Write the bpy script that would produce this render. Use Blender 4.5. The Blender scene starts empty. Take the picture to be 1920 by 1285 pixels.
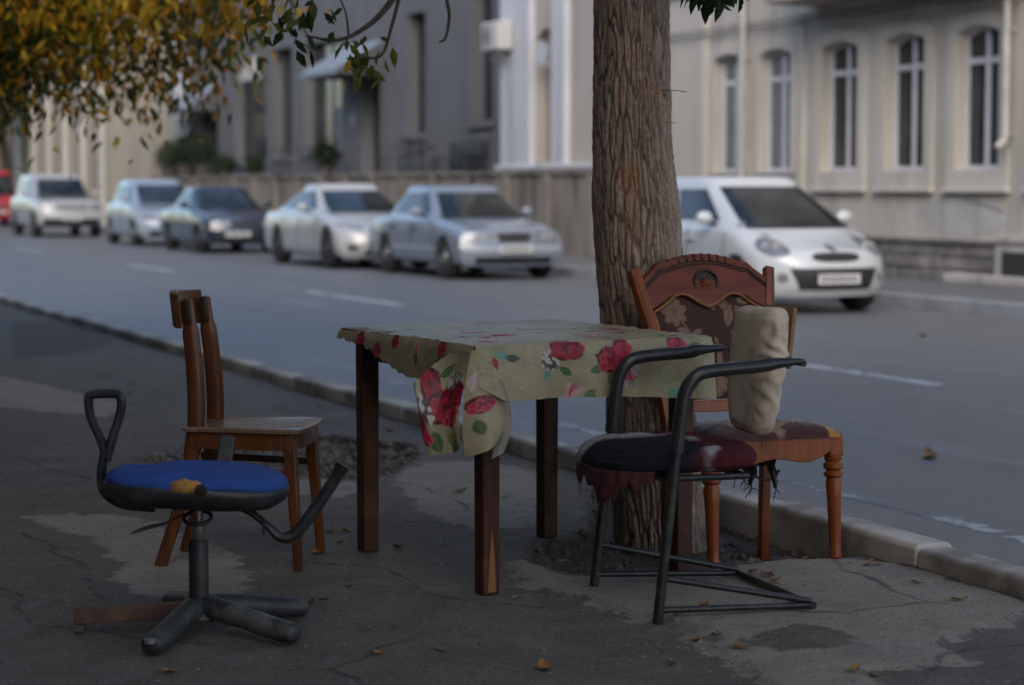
import bpy, bmesh, math, random
import numpy as np
from mathutils import Vector, Matrix, noise as mnoise
rad = math.radians
random.seed(7); RNG = np.random.default_rng(7)
scene = bpy.context.scene
COL = scene.collection

# ------------------------------------------------------------------ camera, sky, sun, exposure
cam_d = bpy.data.cameras.new('camera'); cam = bpy.data.objects.new('camera', cam_d); COL.objects.link(cam)
cam.location = (0, 0, 1.245)
cam.rotation_euler = (rad(90 - 4.113), 0, 0)
cam_d.sensor_width = 23.6; cam_d.lens = 50.0
cam_d.clip_start = 0.1; cam_d.clip_end = 3000
cam_d.dof.use_dof = True; cam_d.dof.focus_distance = 6.75; cam_d.dof.aperture_fstop = 1.8
scene.camera = cam
SUN_EL, SUN_AZ = 34.0, 186.0          # degrees; azimuth clockwise from +Y (behind the camera, along the street)
world = bpy.data.worlds.new('World'); scene.world = world; world.use_nodes = True
wn = world.node_tree; bg = wn.nodes['Background']
sky = wn.nodes.new('ShaderNodeTexSky'); sky.sky_type = 'NISHITA'; sky.sun_disc = False
sky.sun_elevation = rad(SUN_EL); sky.sun_rotation = rad(SUN_AZ); sky.air_density = 1.0; sky.dust_density = 1.9; sky.ozone_density = 1.0
wn.links.new(sky.outputs[0], bg.inputs[0]); bg.inputs[1].default_value = 0.15
sun_d = bpy.data.lights.new('sun', 'SUN'); sun_d.energy = 0.5; sun_d.angle = rad(40); sun_d.color = (1.0, 0.97, 0.93)
sun = bpy.data.objects.new('sun', sun_d); COL.objects.link(sun)
sd = Vector((math.sin(rad(SUN_AZ)) * math.cos(rad(SUN_EL)), math.cos(rad(SUN_AZ)) * math.cos(rad(SUN_EL)), math.sin(rad(SUN_EL))))
sun.rotation_euler = sd.to_track_quat('Z', 'Y').to_euler()
scene.view_settings.view_transform = 'Standard'; scene.view_settings.look = 'None'
scene.view_settings.gamma = 1.0; scene.view_settings.use_curve_mapping = False
scene.view_settings.exposure = 0.9

# ------------------------------------------------------------------ street frame: local x = across the road (t), local y = along it (s)
STREET = rad(22.74)
UX, UY = -math.sin(STREET), math.cos(STREET)
VX, VY = math.cos(STREET), math.sin(STREET)
def W(t, s, z=0.0): return Vector((VX * t + UX * s, VY * t + UY * s, z))
def to_ts(x, y): return (VX * x + VY * y, UX * x + UY * y)

# ------------------------------------------------------------------ helpers
def tag(o, label=None, cat=None, group=None, kind=None):
    if label: o['label'] = label
    if cat: o['category'] = cat
    if group: o['group'] = group
    if kind: o['kind'] = kind
    return o
def empty(name, loc=(0, 0, 0), rot=(0, 0, 0), parent=None):
    o = bpy.data.objects.new(name, None); COL.objects.link(o)
    o.location = loc; o.rotation_euler = rot; o.empty_display_size = 0.1
    if parent: o.parent = parent
    return o
def thing(name, label, cat, loc=(0, 0, 0), rot=(0, 0, 0), group=None):
    return tag(empty(name, loc, rot), label, cat, group)
def catmull(pts, n=6):
    P = [Vector(p) for p in pts]
    if len(P) < 3: return P
    out = []
    for i in range(len(P) - 1):
        p0 = P[i - 1] if i > 0 else P[0] * 2 - P[1]
        p1, p2 = P[i], P[i + 1]
        p3 = P[i + 2] if i + 2 < len(P) else P[-1] * 2 - P[-2]
        for k in range(n):
            u = k / n
            out.append(0.5 * ((2 * p1) + (p2 - p0) * u + (2 * p0 - 5 * p1 + 4 * p2 - p3) * u * u + (3 * p1 - p0 - 3 * p2 + p3) * u ** 3))
    out.append(P[-1].copy()); return out
def lerp(a, b, u): return a + (b - a) * u
class MB:
    def __init__(s): s.v = []; s.f = []
    def add(s, vs, fs):
        o = len(s.v); s.v += [tuple(p) for p in vs]; s.f += [tuple(i + o for i in q) for q in fs]; return s
    def box(s, c, size, rot=None):
        hx, hy, hz = size[0] / 2, size[1] / 2, size[2] / 2
        vs = [Vector((x, y, z)) for x in (-hx, hx) for y in (-hy, hy) for z in (-hz, hz)]
        if rot is not None: vs = [rot @ p for p in vs]
        c = Vector(c)
        return s.add([p + c for p in vs], [(0, 1, 3, 2), (4, 6, 7, 5), (0, 4, 5, 1), (2, 3, 7, 6), (0, 2, 6, 4), (1, 5, 7, 3)])
    def bar(s, a, b, w, h, up=(0, 0, 1), w2=None, h2=None):
        a = Vector(a); b = Vector(b); d = (b - a).normalized(); up = Vector(up)
        sx = d.cross(up)
        if sx.length < 1e-4: sx = d.cross(Vector((1, 0, 0)))
        sx.normalize(); sz = sx.cross(d)
        w2 = w if w2 is None else w2; h2 = h if h2 is None else h2
        vs = []
        for p, ww, hh in ((a, w, h), (b, w2, h2)):
            for i, j in ((-1, -1), (1, -1), (1, 1), (-1, 1)): vs.append(p + sx * (i * ww / 2) + sz * (j * hh / 2))
        return s.add(vs, [(3, 2, 1, 0), (4, 5, 6, 7), (0, 1, 5, 4), (1, 2, 6, 5), (2, 3, 7, 6), (3, 0, 4, 7)])
    def tube(s, pts, r, n=10, cap=True, flat=None, up=None):
        P = [Vector(p) for p in pts]; m = len(P)
        R = [r] * m if not hasattr(r, '__len__') else list(r)
        if len(R) != m: R = [R[min(int(i * len(R) / m), len(R) - 1)] for i in range(m)]
        T = []
        for i in range(m):
            d = (P[min(i + 1, m - 1)] - P[max(i - 1, 0)])
            T.append(d.normalized() if d.length > 1e-9 else Vector((0, 0, 1)))
        ref = Vector(up) if up is not None else (Vector((0, 0, 1)) if abs(T[0].z) < .9 else Vector((1, 0, 0)))
        nx = (ref - T[0] * ref.dot(T[0])).normalized()
        vs = []
        for i in range(m):
            if i: 
                nx = nx - T[i] * nx.dot(T[i])
                nx.normalize()
            ny = T[i].cross(nx)
            for k in range(n):
                a = 2 * math.pi * k / n
                fx, fy = (1, 1) if flat is None else flat
                vs.append(P[i] + nx * (math.cos(a) * R[i] * fx) + ny * (math.sin(a) * R[i] * fy))
        fs = [(i * n + k, i * n + (k + 1) % n, (i + 1) * n + (k + 1) % n, (i + 1) * n + k) for i in range(m - 1) for k in range(n)]
        if cap: fs += [tuple(reversed(range(n))), tuple((m - 1) * n + k for k in range(n))]
        return s.add(vs, fs)
    def lathe(s, prof, c=(0, 0, 0), n=20, axis='z', cap=True):
        vs = []
        for (r, h) in prof:
            for k in range(n):
                a = 2 * math.pi * k / n; x, y = math.cos(a) * r, math.sin(a) * r
                p = (x, y, h) if axis == 'z' else ((h, x, y) if axis == 'x' else (y, h, x))
                vs.append((p[0] + c[0], p[1] + c[1], p[2] + c[2]))
        m = len(prof)
        fs = [(i * n + k, i * n + (k + 1) % n, (i + 1) * n + (k + 1) % n, (i + 1) * n + k) for i in range(m - 1) for k in range(n)]
        if cap: fs += [tuple(reversed(range(n))), tuple((m - 1) * n + k for k in range(n))]
        return s.add(vs, fs)
    def prism(s, poly, fn0, fn1):
        n = len(poly); vs = [fn0(*p) for p in poly] + [fn1(*p) for p in poly]
        fs = [tuple(range(n)), tuple(reversed(range(n, 2 * n)))] + [(k + n, (k + 1) % n + n, (k + 1) % n, k) for k in range(n)]
        return s.add(vs, fs)
    def grid(s, fn, nu, nv):
        vs = [fn(i / nu, j / nv) for i in range(nu + 1) for j in range(nv + 1)]
        w = nv + 1
        return s.add(vs, [(i * w + j, (i + 1) * w + j, (i + 1) * w + j + 1, i * w + j + 1) for i in range(nu) for j in range(nv)])
    def ball(s, c, r, n=10, m=7, sc=(1, 1, 1)):
        prof = [(max(1e-4, math.sin(math.pi * i / m)) * r, -math.cos(math.pi * i / m) * r) for i in range(m + 1)]
        t = MB().lathe(prof, n=n)
        return s.add([(p[0] * sc[0] + c[0], p[1] * sc[1] + c[1], p[2] * sc[2] + c[2]) for p in t.v], t.f)
    def build(s, name, mat, parent=None, smooth=True, bevel=0.0, angle=38, loc=None, rot=None, recalc=True, seg=2):
        me = bpy.data.meshes.new(name); me.from_pydata([tuple(p) for p in s.v], [], s.f); me.validate()
        if recalc:
            bm = bmesh.new(); bm.from_mesh(me); bmesh.ops.recalc_face_normals(bm, faces=bm.faces); bm.to_mesh(me); bm.free()
        if smooth:
            me.shade_smooth(); me.set_sharp_from_angle(angle=rad(angle))
        if mat: me.materials.append(mat)
        o = bpy.data.objects.new(name, me); COL.objects.link(o)
        if parent: o.parent = parent
        if loc is not None: o.location = loc
        if rot is not None: o.rotation_euler = rot
        if bevel:
            b = o.modifiers.new('bevel', 'BEVEL'); b.width = bevel; b.segments = seg; b.limit_method = 'ANGLE'; b.angle_limit = rad(40); b.harden_normals = False
        return o
def np_mesh(name, verts, faces, mat, parent=None, cols=None, smooth=True, attr='col', angle=None):
    """numpy verts (n,3), quads (m,4) or tris; cols (n,3) linear colour per vertex"""
    me = bpy.data.meshes.new(name)
    verts = np.asarray(verts, dtype=np.float32); faces = np.asarray(faces, dtype=np.int32)
    me.vertices.add(len(verts)); me.vertices.foreach_set('co', verts.ravel())
    k = faces.shape[1]
    me.loops.add(faces.size); me.loops.foreach_set('vertex_index', faces.ravel())
    me.polygons.add(len(faces)); me.polygons.foreach_set('loop_start', np.arange(0, faces.size, k, dtype=np.int32))
    me.polygons.foreach_set('loop_total', np.full(len(faces), k, dtype=np.int32))
    me.update(calc_edges=True); me.validate()
    if cols is not None:
        for nm, c in (cols.items() if isinstance(cols, dict) else [(attr, cols)]):
            c = np.asarray(c, dtype=np.float32)
            if c.ndim == 1:
                a = me.attributes.new(nm, 'FLOAT', 'POINT'); a.data.foreach_set('value', c)
            else:
                a = me.attributes.new(nm, 'FLOAT_COLOR', 'POINT')
                a.data.foreach_set('color', np.concatenate([c[:, :3], np.ones((len(c), 1), np.float32)], 1).ravel())
    if smooth:
        me.shade_smooth()
        if angle: me.set_sharp_from_angle(angle=rad(angle))
    me.materials.append(mat)
    o = bpy.data.objects.new(name, me); COL.objects.link(o)
    if parent: o.parent = parent
    return o
def grid_faces(nu, nv, off=0):
    i, j = np.meshgrid(np.arange(nu), np.arange(nv), indexing='ij'); w = nv + 1
    a = i * w + j + off
    return np.stack([a, a + w, a + w + 1, a + 1], -1).reshape(-1, 4)
def copy_tree(o, parent=None):
    c = o.copy(); COL.objects.link(c); c.parent = parent
    for ch in list(o.children): copy_tree(ch, c)
    return c
# value noise for numpy arrays
def vnoise(x, y, seed=0):
    x = np.asarray(x, float); y = np.asarray(y, float)
    xi = np.floor(x).astype(np.int64); yi = np.floor(y).astype(np.int64); fx = x - xi; fy = y - yi
    fx = fx * fx * (3 - 2 * fx); fy = fy * fy * (3 - 2 * fy)
    def h(a, b):
        n = (a * 374761393 + b * 668265263 + seed * 974711) & 0xffffffff
        n = ((n ^ (n >> 13)) * 1274126177) & 0xffffffff
        return ((n ^ (n >> 16)) & 0xffff) / 65535.0
    return (h(xi, yi) * (1 - fx) + h(xi + 1, yi) * fx) * (1 - fy) + (h(xi, yi + 1) * (1 - fx) + h(xi + 1, yi + 1) * fx) * fy
def fbm(x, y, oct=4, seed=0):
    r = 0; a = .5; 
    for o in range(oct): r = r + a * vnoise(x * 2 ** o, y * 2 ** o, seed + o * 17); a *= .5
    return r / (1 - .5 ** oct)
def sdist(px, py, poly):
    """signed distance to polygon, negative inside"""
    P = np.asarray(poly, float); n = len(P); d = np.full(px.shape, 1e9); ins = np.zeros(px.shape, bool)
    for i in range(n):
        a = P[i]; b = P[(i + 1) % n]; e = b - a
        w0 = px - a[0]; w1 = py - a[1]; u = np.clip((w0 * e[0] + w1 * e[1]) / (e @ e + 1e-12), 0, 1)
        d = np.minimum(d, np.hypot(w0 - e[0] * u, w1 - e[1] * u))
        c = ((a[1] > py) != (b[1] > py)) & (px < (b[0] - a[0]) * (py - a[1]) / (b[1] - a[1] + 1e-12) + a[0]); ins ^= c
    return np.where(ins, -d, d)
def pdist(px, py, line):
    d = np.full(px.shape, 1e9)
    for a, b in zip(line[:-1], line[1:]):
        a = np.array(a, float); b = np.array(b, float); e = b - a
        u = np.clip(((px - a[0]) * e[0] + (py - a[1]) * e[1]) / (e @ e), 0, 1)
        d = np.minimum(d, np.hypot(px - a[0] - e[0] * u, py - a[1] - e[1] * u))
    return d

# ------------------------------------------------------------------ materials
def new_mat(name):
    m = bpy.data.materials.new(name); m.use_nodes = True
    return m, m.node_tree, m.node_tree.nodes['Principled BSDF']
def N(nt, typ, **kw):
    n = nt.nodes.new(typ)
    for k, v in kw.items():
        if k in ('operation', 'blend_type', 'data_type', 'attribute_name', 'feature', 'distance', 'noise_dimensions', 'wave_type', 'bands_direction'): setattr(n, k, v)
        else: n.inputs[k].default_value = v
    return n
def mixc(nt, fac, a, b, blend='MIX'):
    n = nt.nodes.new('ShaderNodeMix'); n.data_type = 'RGBA'; n.blend_type = blend
    for sock, v in ((n.inputs['Factor'], fac), (n.inputs[6], a), (n.inputs[7], b)):
        if hasattr(v, 'is_linked') or isinstance(v, bpy.types.NodeSocket): nt.links.new(v, sock)
        else: sock.default_value = v if not isinstance(v, tuple) or len(v) == 4 else (*v, 1)
    return n.outputs[2]
def ramp(nt, src, a, b):
    n = nt.nodes.new('ShaderNodeMapRange'); n.inputs['From Min'].default_value = a; n.inputs['From Max'].default_value = b
    nt.links.new(src, n.inputs['Value']); return n.outputs[0]
def coords(nt, scale=(1, 1, 1)):
    tc = nt.nodes.new('ShaderNodeTexCoord'); mp = nt.nodes.new('ShaderNodeMapping'); mp.inputs['Scale'].default_value = scale
    nt.links.new(tc.outputs['Object'], mp.inputs['Vector']); return mp.outputs[0]
def noise_n(nt, vec, scale, detail=4, rough=.55):
    n = nt.nodes.new('ShaderNodeTexNoise'); n.inputs['Scale'].default_value = scale; n.inputs['Detail'].default_value = detail; n.inputs['Roughness'].default_value = rough
    nt.links.new(vec, n.inputs['Vector']); return n.outputs['Fac']
def bump_n(nt, bs, src, strength, dist=.01):
    b = nt.nodes.new('ShaderNodeBump'); b.inputs['Strength'].default_value = strength; b.inputs['Distance'].default_value = dist
    nt.links.new(src, b.inputs['Height']); nt.links.new(b.outputs[0], bs.inputs['Normal']); return b
def P(name, c, rough=.6, c2=None, scale=8, stretch=(1, 1, 1), lo=.35, hi=.68, metal=0, spec=.5, bump=0, bscale=None, bdist=.004, coat=0, c3=None, c3scale=2.0, detail=5, rvar=0.0):
    m, nt, bs = new_mat(name)
    bs.inputs['Roughness'].default_value = rough; bs.inputs['Metallic'].default_value = metal; bs.inputs['Specular IOR Level'].default_value = spec
    bs.inputs['Coat Weight'].default_value = coat; bs.inputs['Coat Roughness'].default_value = .06
    bs.inputs['Base Color'].default_value = (*c, 1)
    if c2 or bump:
        v = coords(nt, stretch); f = noise_n(nt, v, scale, detail)
        if c2:
            col = mixc(nt, ramp(nt, f, lo, hi), (*c, 1), (*c2, 1))
            if c3:
                f3 = noise_n(nt, coords(nt), c3scale, 5, .6); col = mixc(nt, ramp(nt, f3, .52, .68), col, (*c3, 1))
            nt.links.new(col, bs.inputs['Base Color'])
        if rvar: 
            nt.links.new(ramp_out(nt, f, rough - rvar, rough + rvar), bs.inputs['Roughness'])
        if bump:
            fb = noise_n(nt, v, bscale, 6, .6) if bscale else f
            bump_n(nt, bs, fb, bump, bdist)
    return m
def ramp_out(nt, src, a, b):
    n = nt.nodes.new('ShaderNodeMapRange'); n.inputs['From Min'].default_value = .3; n.inputs['From Max'].default_value = .7
    n.inputs['To Min'].default_value = a; n.inputs['To Max'].default_value = b; nt.links.new(src, n.inputs['Value']); return n.outputs[0]
def P_attr(name, rough=.7, bump=0, bscale=200, bdist=.001, var=.25, vscale=30, spec=.4, sheen=0, trans=0, coat=0):
    """colour comes from the mesh's own colour attribute (print, leaf colours)"""
    m, nt, bs = new_mat(name); a = nt.nodes.new('ShaderNodeAttribute'); a.attribute_name = 'col'
    bs.inputs['Roughness'].default_value = rough; bs.inputs['Specular IOR Level'].default_value = spec; bs.inputs['Sheen Weight'].default_value = sheen
    bs.inputs['Coat Weight'].default_value = coat; bs.inputs['Coat Roughness'].default_value = .25
    v = coords(nt); f = noise_n(nt, v, vscale, 4)
    k = ramp_out(nt, f, 1 - var, 1 + var)
    col = mixc(nt, 1.0, a.outputs['Color'], k, 'MULTIPLY'); nt.links.new(col, bs.inputs['Base Color'])
    if bump: bump_n(nt, bs, noise_n(nt, v, bscale, 3), bump, bdist)
    if trans:
        tr = nt.nodes.new('ShaderNodeBsdfTranslucent'); nt.links.new(col, tr.inputs['Color'])
        mx = nt.nodes.new('ShaderNodeMixShader'); mx.inputs[0].default_value = trans
        nt.links.new(bs.outputs[0], mx.inputs[1]); nt.links.new(tr.outputs[0], mx.inputs[2])
        nt.links.new(mx.outputs[0], nt.nodes['Material Output'].inputs[0])
    return m
def wood(name, c, c2, rough=.42, axis='z', scale=14, c3=None, coat=.0):
    st = {'x': (.06, 1, 1), 'y': (1, .06, 1), 'z': (1, 1, .06)}[axis]
    return P(name, c, rough, c2, scale=scale * 3, stretch=st, lo=.3, hi=.7, bump=.2, bscale=scale * 5, bdist=.002, c3=c3, c3scale=6, coat=coat, rvar=.08, spec=.28)
# ================================================================== THE SETTING
ROT = (0, 0, STREET)
ROAD_Z = -0.13
# --- far ground sheet
g = MB().box((0, 150, -0.62), (900, 900, .5)).build('ground', P('earth', (.10, .09, .075), .95, (.14, .125, .1), 3), smooth=False, rot=ROT); tag(g, kind='structure')
# --- road
def road_material():
    m, nt, bs = new_mat('road_asphalt'); v = coords(nt)
    fine = noise_n(nt, v, 120, 3, .7); mid = noise_n(nt, v, 3.0, 5); lon = noise_n(nt, coords(nt, (1.3, .06, 1)), 1.0, 5, .6)
    c = mixc(nt, ramp(nt, mid, .3, .7), (.118, .117, .117, 1), (.15, .148, .147, 1))
    c = mixc(nt, ramp(nt, lon, .5, .72), c, (.095, .097, .103, 1))
    c = mixc(nt, ramp(nt, noise_n(nt, coords(nt, (1.0, .12, 1)), 2.2, 6, .65), .58, .66), c, (.18, .179, .18, 1))
    c = mixc(nt, ramp(nt, fine, .25, .75), c, mixc(nt, .5, c, (.21, .21, .21, 1)))
    nt.links.new(c, bs.inputs['Base Color']); bs.inputs['Roughness'].default_value = .5
    bump_n(nt, bs, fine, .5, .006); return m
rd = MB()
rd.grid(lambda a, b: (lerp(4.08, 13.67, a), lerp(-30, 260, b), ROAD_Z + .0 * a), 8, 60)
road = rd.build('road', road_material(), smooth=False, rot=ROT); tag(road, kind='structure')
def paint_material(name, c, wear):
    m, nt, bs = new_mat(name); v = coords(nt); f = noise_n(nt, v, 16, 6, .7); f2 = noise_n(nt, v, 2.5, 3)
    ad = N(nt, 'ShaderNodeMath', operation='ADD'); nt.links.new(f, ad.inputs[0]); nt.links.new(f2, ad.inputs[1])
    col = mixc(nt, ramp(nt, ad.outputs[0], wear, wear + .12), (*c, 1), (.15, .152, .16, 1)); nt.links.new(col, bs.inputs['Base Color'])
    bs.inputs['Roughness'].default_value = .6; return m
mk = paint_material('road_paint', (.50, .51, .53), 1.06); mk_worn = paint_material('worn_road_paint', (.42, .43, .44), .93)
for k, (s0, s1) in enumerate([(-9.2, -7.0), (1.6, 3.8), (12.65, 14.8), (23.7, 27.3), (34.5, 37.9), (45.6, 49), (57, 60.4), (68, 71.5), (79, 82.5)]):
    b = MB().grid(lambda a, c: (8.46 + .14 * a, lerp(s0, s1, c), ROAD_Z + .002), 1, 4)
    o = b.build('lane_marking', mk, smooth=False, rot=ROT); tag(o, kind='structure')
for s0, s1 in [(4.2, 6.1), (6.35, 7.05), (7.15, 7.75), (7.85, 8.9), (9.2, 11.5), (12.2, 15)]:
    pts = []
    n = 14
    for i in range(n + 1): pts.append((5.04 + .02 * math.sin(i * 2.1 + s0) + .012 * random.random(), lerp(s0, s1, i / n)))
    for i in range(n, -1, -1): pts.append((5.15 + .02 * math.sin(i * 1.3 + s0 * 3) - .015 * random.random(), lerp(s0, s1, i / n)))
    b = MB(); b.add([(p[0], p[1], ROAD_Z + .0015) for p in pts], [tuple((i, i + 1, 2 * n - i, 2 * n + 1 - i)) for i in range(n)])
    o = b.build('edge_line', mk_worn, smooth=False, rot=ROT); tag(o, kind='structure')

# --- near pavement: broken asphalt with concrete patches, a tree pit and a gravel hole (polygons in (s, t))
PIT = [(6.59, 2.81), (6.97, 3.02), (7.15, 3.29), (7.6, 3.5), (8.1, 3.72), (8.05, 4.1), (7.25, 4.1), (6.59, 4.1), (6.28, 4.1), (6.3, 3.82), (6.27, 3.68), (6.25, 3.5), (6.17, 3.28), (6.17, 3.03), (6.3, 2.83)]
HOLE = [(9.76, 2.2), (10.16, 2.51), (10.36, 2.96), (10.32, 3.4), (9.84, 3.62), (9.29, 3.43), (8.81, 3.14), (8.69, 2.88), (8.92, 2.74), (9.22, 2.44)]
C1 = [(6.54, 2.7), (6.07, 2.62), (5.89, 2.71), (5.54, 2.7), (5.45, 2.81), (5.26, 2.72), (5.08, 2.7), (4.88, 2.69), (4.5, 2.63), (4.45, 2.79), (4.69, 2.97), (4.69, 3.28), (4.87, 3.29), (5.02, 3.46), (5.14, 3.76), (5.41, 3.96), (5.98, 4.01), (6.23, 3.86), (6.25, 3.5), (6.17, 3.28), (6.17, 3.03), (6.28, 2.82), (6.6, 2.83)]
C1H = [(5.13, 2.82), (5.24, 2.95), (5.27, 3.09), (5.11, 3.15), (5.0, 3.12), (4.95, 3.0), (4.97, 2.85)]
C2 = [(8.23, 1.45), (8.23, 1.66), (8.1, 1.83), (7.61, 1.88), (7.09, 1.95), (6.63, 1.86), (6.4, 1.78), (6.38, 1.6), (6.53, 1.46), (7.03, 1.55), (7.6, 1.59)]
C3 = [(9.14, 3.39), (9.14, 3.67), (8.73, 3.79), (7.27, 3.16), (7.31, 2.91), (7.74, 2.89), (8.65, 3.08)]
C4 = [(20.55, 3.42), (20.24, 4.15), (17.31, 3.89), (16.17, 3.39), (15.45, 2.56)]
C5 = [(8.83, 2.43), (8.75, 2.83), (8.45, 2.92), (8.21, 2.7), (8.47, 2.47)]
C6 = [(14.2, 1.6), (12.6, 1.9), (11.6, 2.5), (12.4, 2.75), (14.4, 2.4)]
CRACKS = [[(15.4, 2.93), (14.88, 3.01), (13.55, 3.04), (12.57, 3.11)], [(11.72, 3.32), (11.74, 3.49), (11.11, 3.54)], [(8.56, 3.07), (7.96, 3.11), (7.66, 3.08)],
          [(6.12, 3.71), (5.74, 3.63), (5.48, 3.58), (5.33, 3.67)], [(8.04, 1.32), (7.69, 1.38), (7.08, 1.42), (6.49, 1.38)], [(9.43, 3.1), (9.9, 3.59), (10.52, 3.93)], [(5.6, 2.1), (5.3, 1.7), (5.05, 1.75), (4.7, 1.3)], [(5.5, 3.1), (5.35, 3.3), (5.42, 3.6)], [(4.6, 3.05), (4.85, 3.35), (4.8, 3.7), (5.0, 3.95)], [(6.9, 2.1), (6.6, 2.35), (6.2, 2.3), (5.8, 2.55)], [(10.5, 1.2), (10.1, 1.7), (9.2, 1.9), (8.7, 2.3)], [(7.5, .9), (6.9, 1.15), (6.2, 1.1), (5.7, 1.5)], [(12.0, 2.3), (11.2, 2.9), (10.8, 3.6)], [(8.2, 2.2), (7.7, 2.5), (7.45, 2.9)]]
def ground_h(s, t):
    s = np.asarray(s, float); t = np.asarray(t, float)
    h = (fbm(s * 1.3, t * 1.3, 3, 3) - .5) * .018 + (fbm(s * 9, t * 9, 3, 5) - .5) * .004
    rag = (fbm(s * 6, t * 6, 4, 9) - .5) * .16
    dp = sdist(s, t, PIT) + rag
    k = np.clip(-dp / .10, 0, 1); k = k * k * (3 - 2 * k)
    lump = (fbm(s * 7, t * 7, 4, 21) - .5) * .05
    tree_s, tree_t = 7.04, 3.54
    deep = np.exp(-((s - tree_s) ** 2 + (t - tree_t) ** 2) / .12)
    h = h * (1 - k) + k * (-.055 - .03 * deep + lump)
    dh = sdist(s, t, HOLE) + rag
    k2 = np.clip(-dh / .07, 0, 1); k2 = k2 * k2 * (3 - 2 * k2)
    h = h * (1 - k2) + k2 * (-.045 + lump * .6)
    dc = sdist(s, t, C1) + rag * .5
    h = h + np.clip(-dc / .03, 0, 1) * .012 * (1 - k)
    return h - np.clip((np.asarray(t) - 3.6) / .3, 0, 1) * .012
def lines(segs):
    out = []
    for a, b, n in segs: out += list(np.linspace(a, b, n, endpoint=False))
    return np.array(out + [segs[-1][1]])
sl = lines([(-30, 2, 16), (2, 4.4, 24), (4.4, 11, 300), (11, 24, 160), (24, 60, 60), (60, 260, 30)])
tl = lines([(-30, -2, 14), (-2, .9, 24), (.9, 3.96, 150)])
SS, TT = np.meshgrid(sl, tl, indexing='ij')
hh = ground_h(SS, TT)
conc = np.minimum.reduce([sdist(SS, TT, c) for c in (C1, C2, C3, C5, C6)]); conc = np.maximum(conc, -sdist(SS, TT, C1H))
soil = np.minimum(np.minimum(sdist(SS, TT, PIT), sdist(SS, TT, HOLE)), sdist(SS, TT, C4) + .1)
soil = np.minimum(soil, (3.93 - TT) * 1.2)
crk = np.minimum.reduce([pdist(SS + (fbm(SS * 5, TT * 5, 3, 31) - .5) * .12, TT + (fbm(SS * 5, TT * 5, 3, 37) - .5) * .12, c) for c in CRACKS])
def pavement_material():
    m, nt, bs = new_mat('broken_pavement'); v = coords(nt)
    def at(n):
        a = nt.nodes.new('ShaderNodeAttribute'); a.attribute_name = n; return a.outputs['Fac']
    def addm(a, b, k):
        n = N(nt, 'ShaderNodeMath', operation='MULTIPLY_ADD'); nt.links.new(b, n.inputs[0]); n.inputs[1].default_value = k; nt.links.new(a, n.inputs[2]); return n.outputs[0]
    fine = noise_n(nt, v, 160, 3, .75); mid = noise_n(nt, v, 5, 6, .65); big = noise_n(nt, v, 1.1, 4); rag = noise_n(nt, v, 7, 7, .72)
    spk = nt.nodes.new('ShaderNodeTexVoronoi'); spk.inputs['Scale'].default_value = 95; nt.links.new(v, spk.inputs['Vector'])
    asph = mixc(nt, ramp(nt, mid, .3, .7), (.10, .080, .062, 1), (.18, .147, .116, 1))
    asph = mixc(nt, ramp(nt, big, .5, .75), asph, (.18, .15, .122, 1))
    asph = mixc(nt, ramp(nt, spk.outputs['Distance'], .26, .06), asph, (.20, .18, .16, 1))
    def grit(scale, lo, rmax, col_, base):
        vr = nt.nodes.new('ShaderNodeTexVoronoi'); vr.inputs['Scale'].default_value = scale; nt.links.new(v, vr.inputs['Vector'])
        sp = nt.nodes.new('ShaderNodeSeparateColor'); nt.links.new(vr.outputs['Color'], sp.inputs[0])
        mu = N(nt, 'ShaderNodeMath', operation='MULTIPLY'); nt.links.new(ramp(nt, sp.outputs[0], lo, lo + .02), mu.inputs[0]); nt.links.new(ramp(nt, vr.outputs['Distance'], rmax, rmax * .6), mu.inputs[1])
        return mixc(nt, mu.outputs[0], base, col_)
    asph = grit(75, .72, .42, (.21, .19, .165, 1), asph); asph = grit(90, .70, .45, (.022, .02, .018, 1), asph); asph = grit(38, .93, .25, (.42, .39, .35, 1), asph)
    concc = mixc(nt, ramp(nt, mid, .3, .72), (.36, .30, .24, 1), (.20, .167, .134, 1))
    concc = mixc(nt, ramp(nt, fine, .35, .8), concc, (.38, .325, .265, 1))
    concc = grit(60, .78, .4, (.11, .092, .074, 1), concc); concc = grit(45, .9, .3, (.5, .45, .38, 1), concc)
    soilc = mixc(nt, ramp(nt, rag, .35, .65), (.055, .042, .033, 1), (.12, .092, .068, 1))
    cm = ramp(nt, addm(at('conc'), rag, .34), .185, .165)
    c = mixc(nt, cm, asph, concc)
    st2 = ramp(nt, noise_n(nt, v, 2.3, 8, .75), .56, .62)
    c = mixc(nt, st2, c, mixc(nt, .6, c, (.20, .178, .155, 1)))
    st3 = ramp(nt, noise_n(nt, v, 3.7, 8, .75), .60, .66); c = mixc(nt, st3, c, mixc(nt, .6, c, (.03, .027, .024, 1)))
    sm = ramp(nt, addm(at('soil'), rag, .24), .13, .10)
    c = mixc(nt, sm, c, soilc)
    ck = ramp(nt, addm(at('crack'), rag, .03), .030, .013)
    c = mixc(nt, ck, c, (.022, .02, .018, 1))
    nt.links.new(c, bs.inputs['Base Color']); bs.inputs['Roughness'].default_value = .78
    hsum = addm(addm(fine, mid, .8), ck, -1.2)
    bump_n(nt, bs, hsum, .8, .012); return m
vs = np.stack([TT.ravel(), SS.ravel(), hh.ravel()], 1)
fc = grid_faces(len(sl) - 1, len(tl) - 1)[:, ::-1]
pav = np_mesh('pavement', vs, fc, pavement_material(), cols={'conc': conc.ravel(), 'soil': soil.ravel(), 'crack': crk.ravel()}); pav.rotation_euler = ROT
tag(pav, kind='structure')
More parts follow.
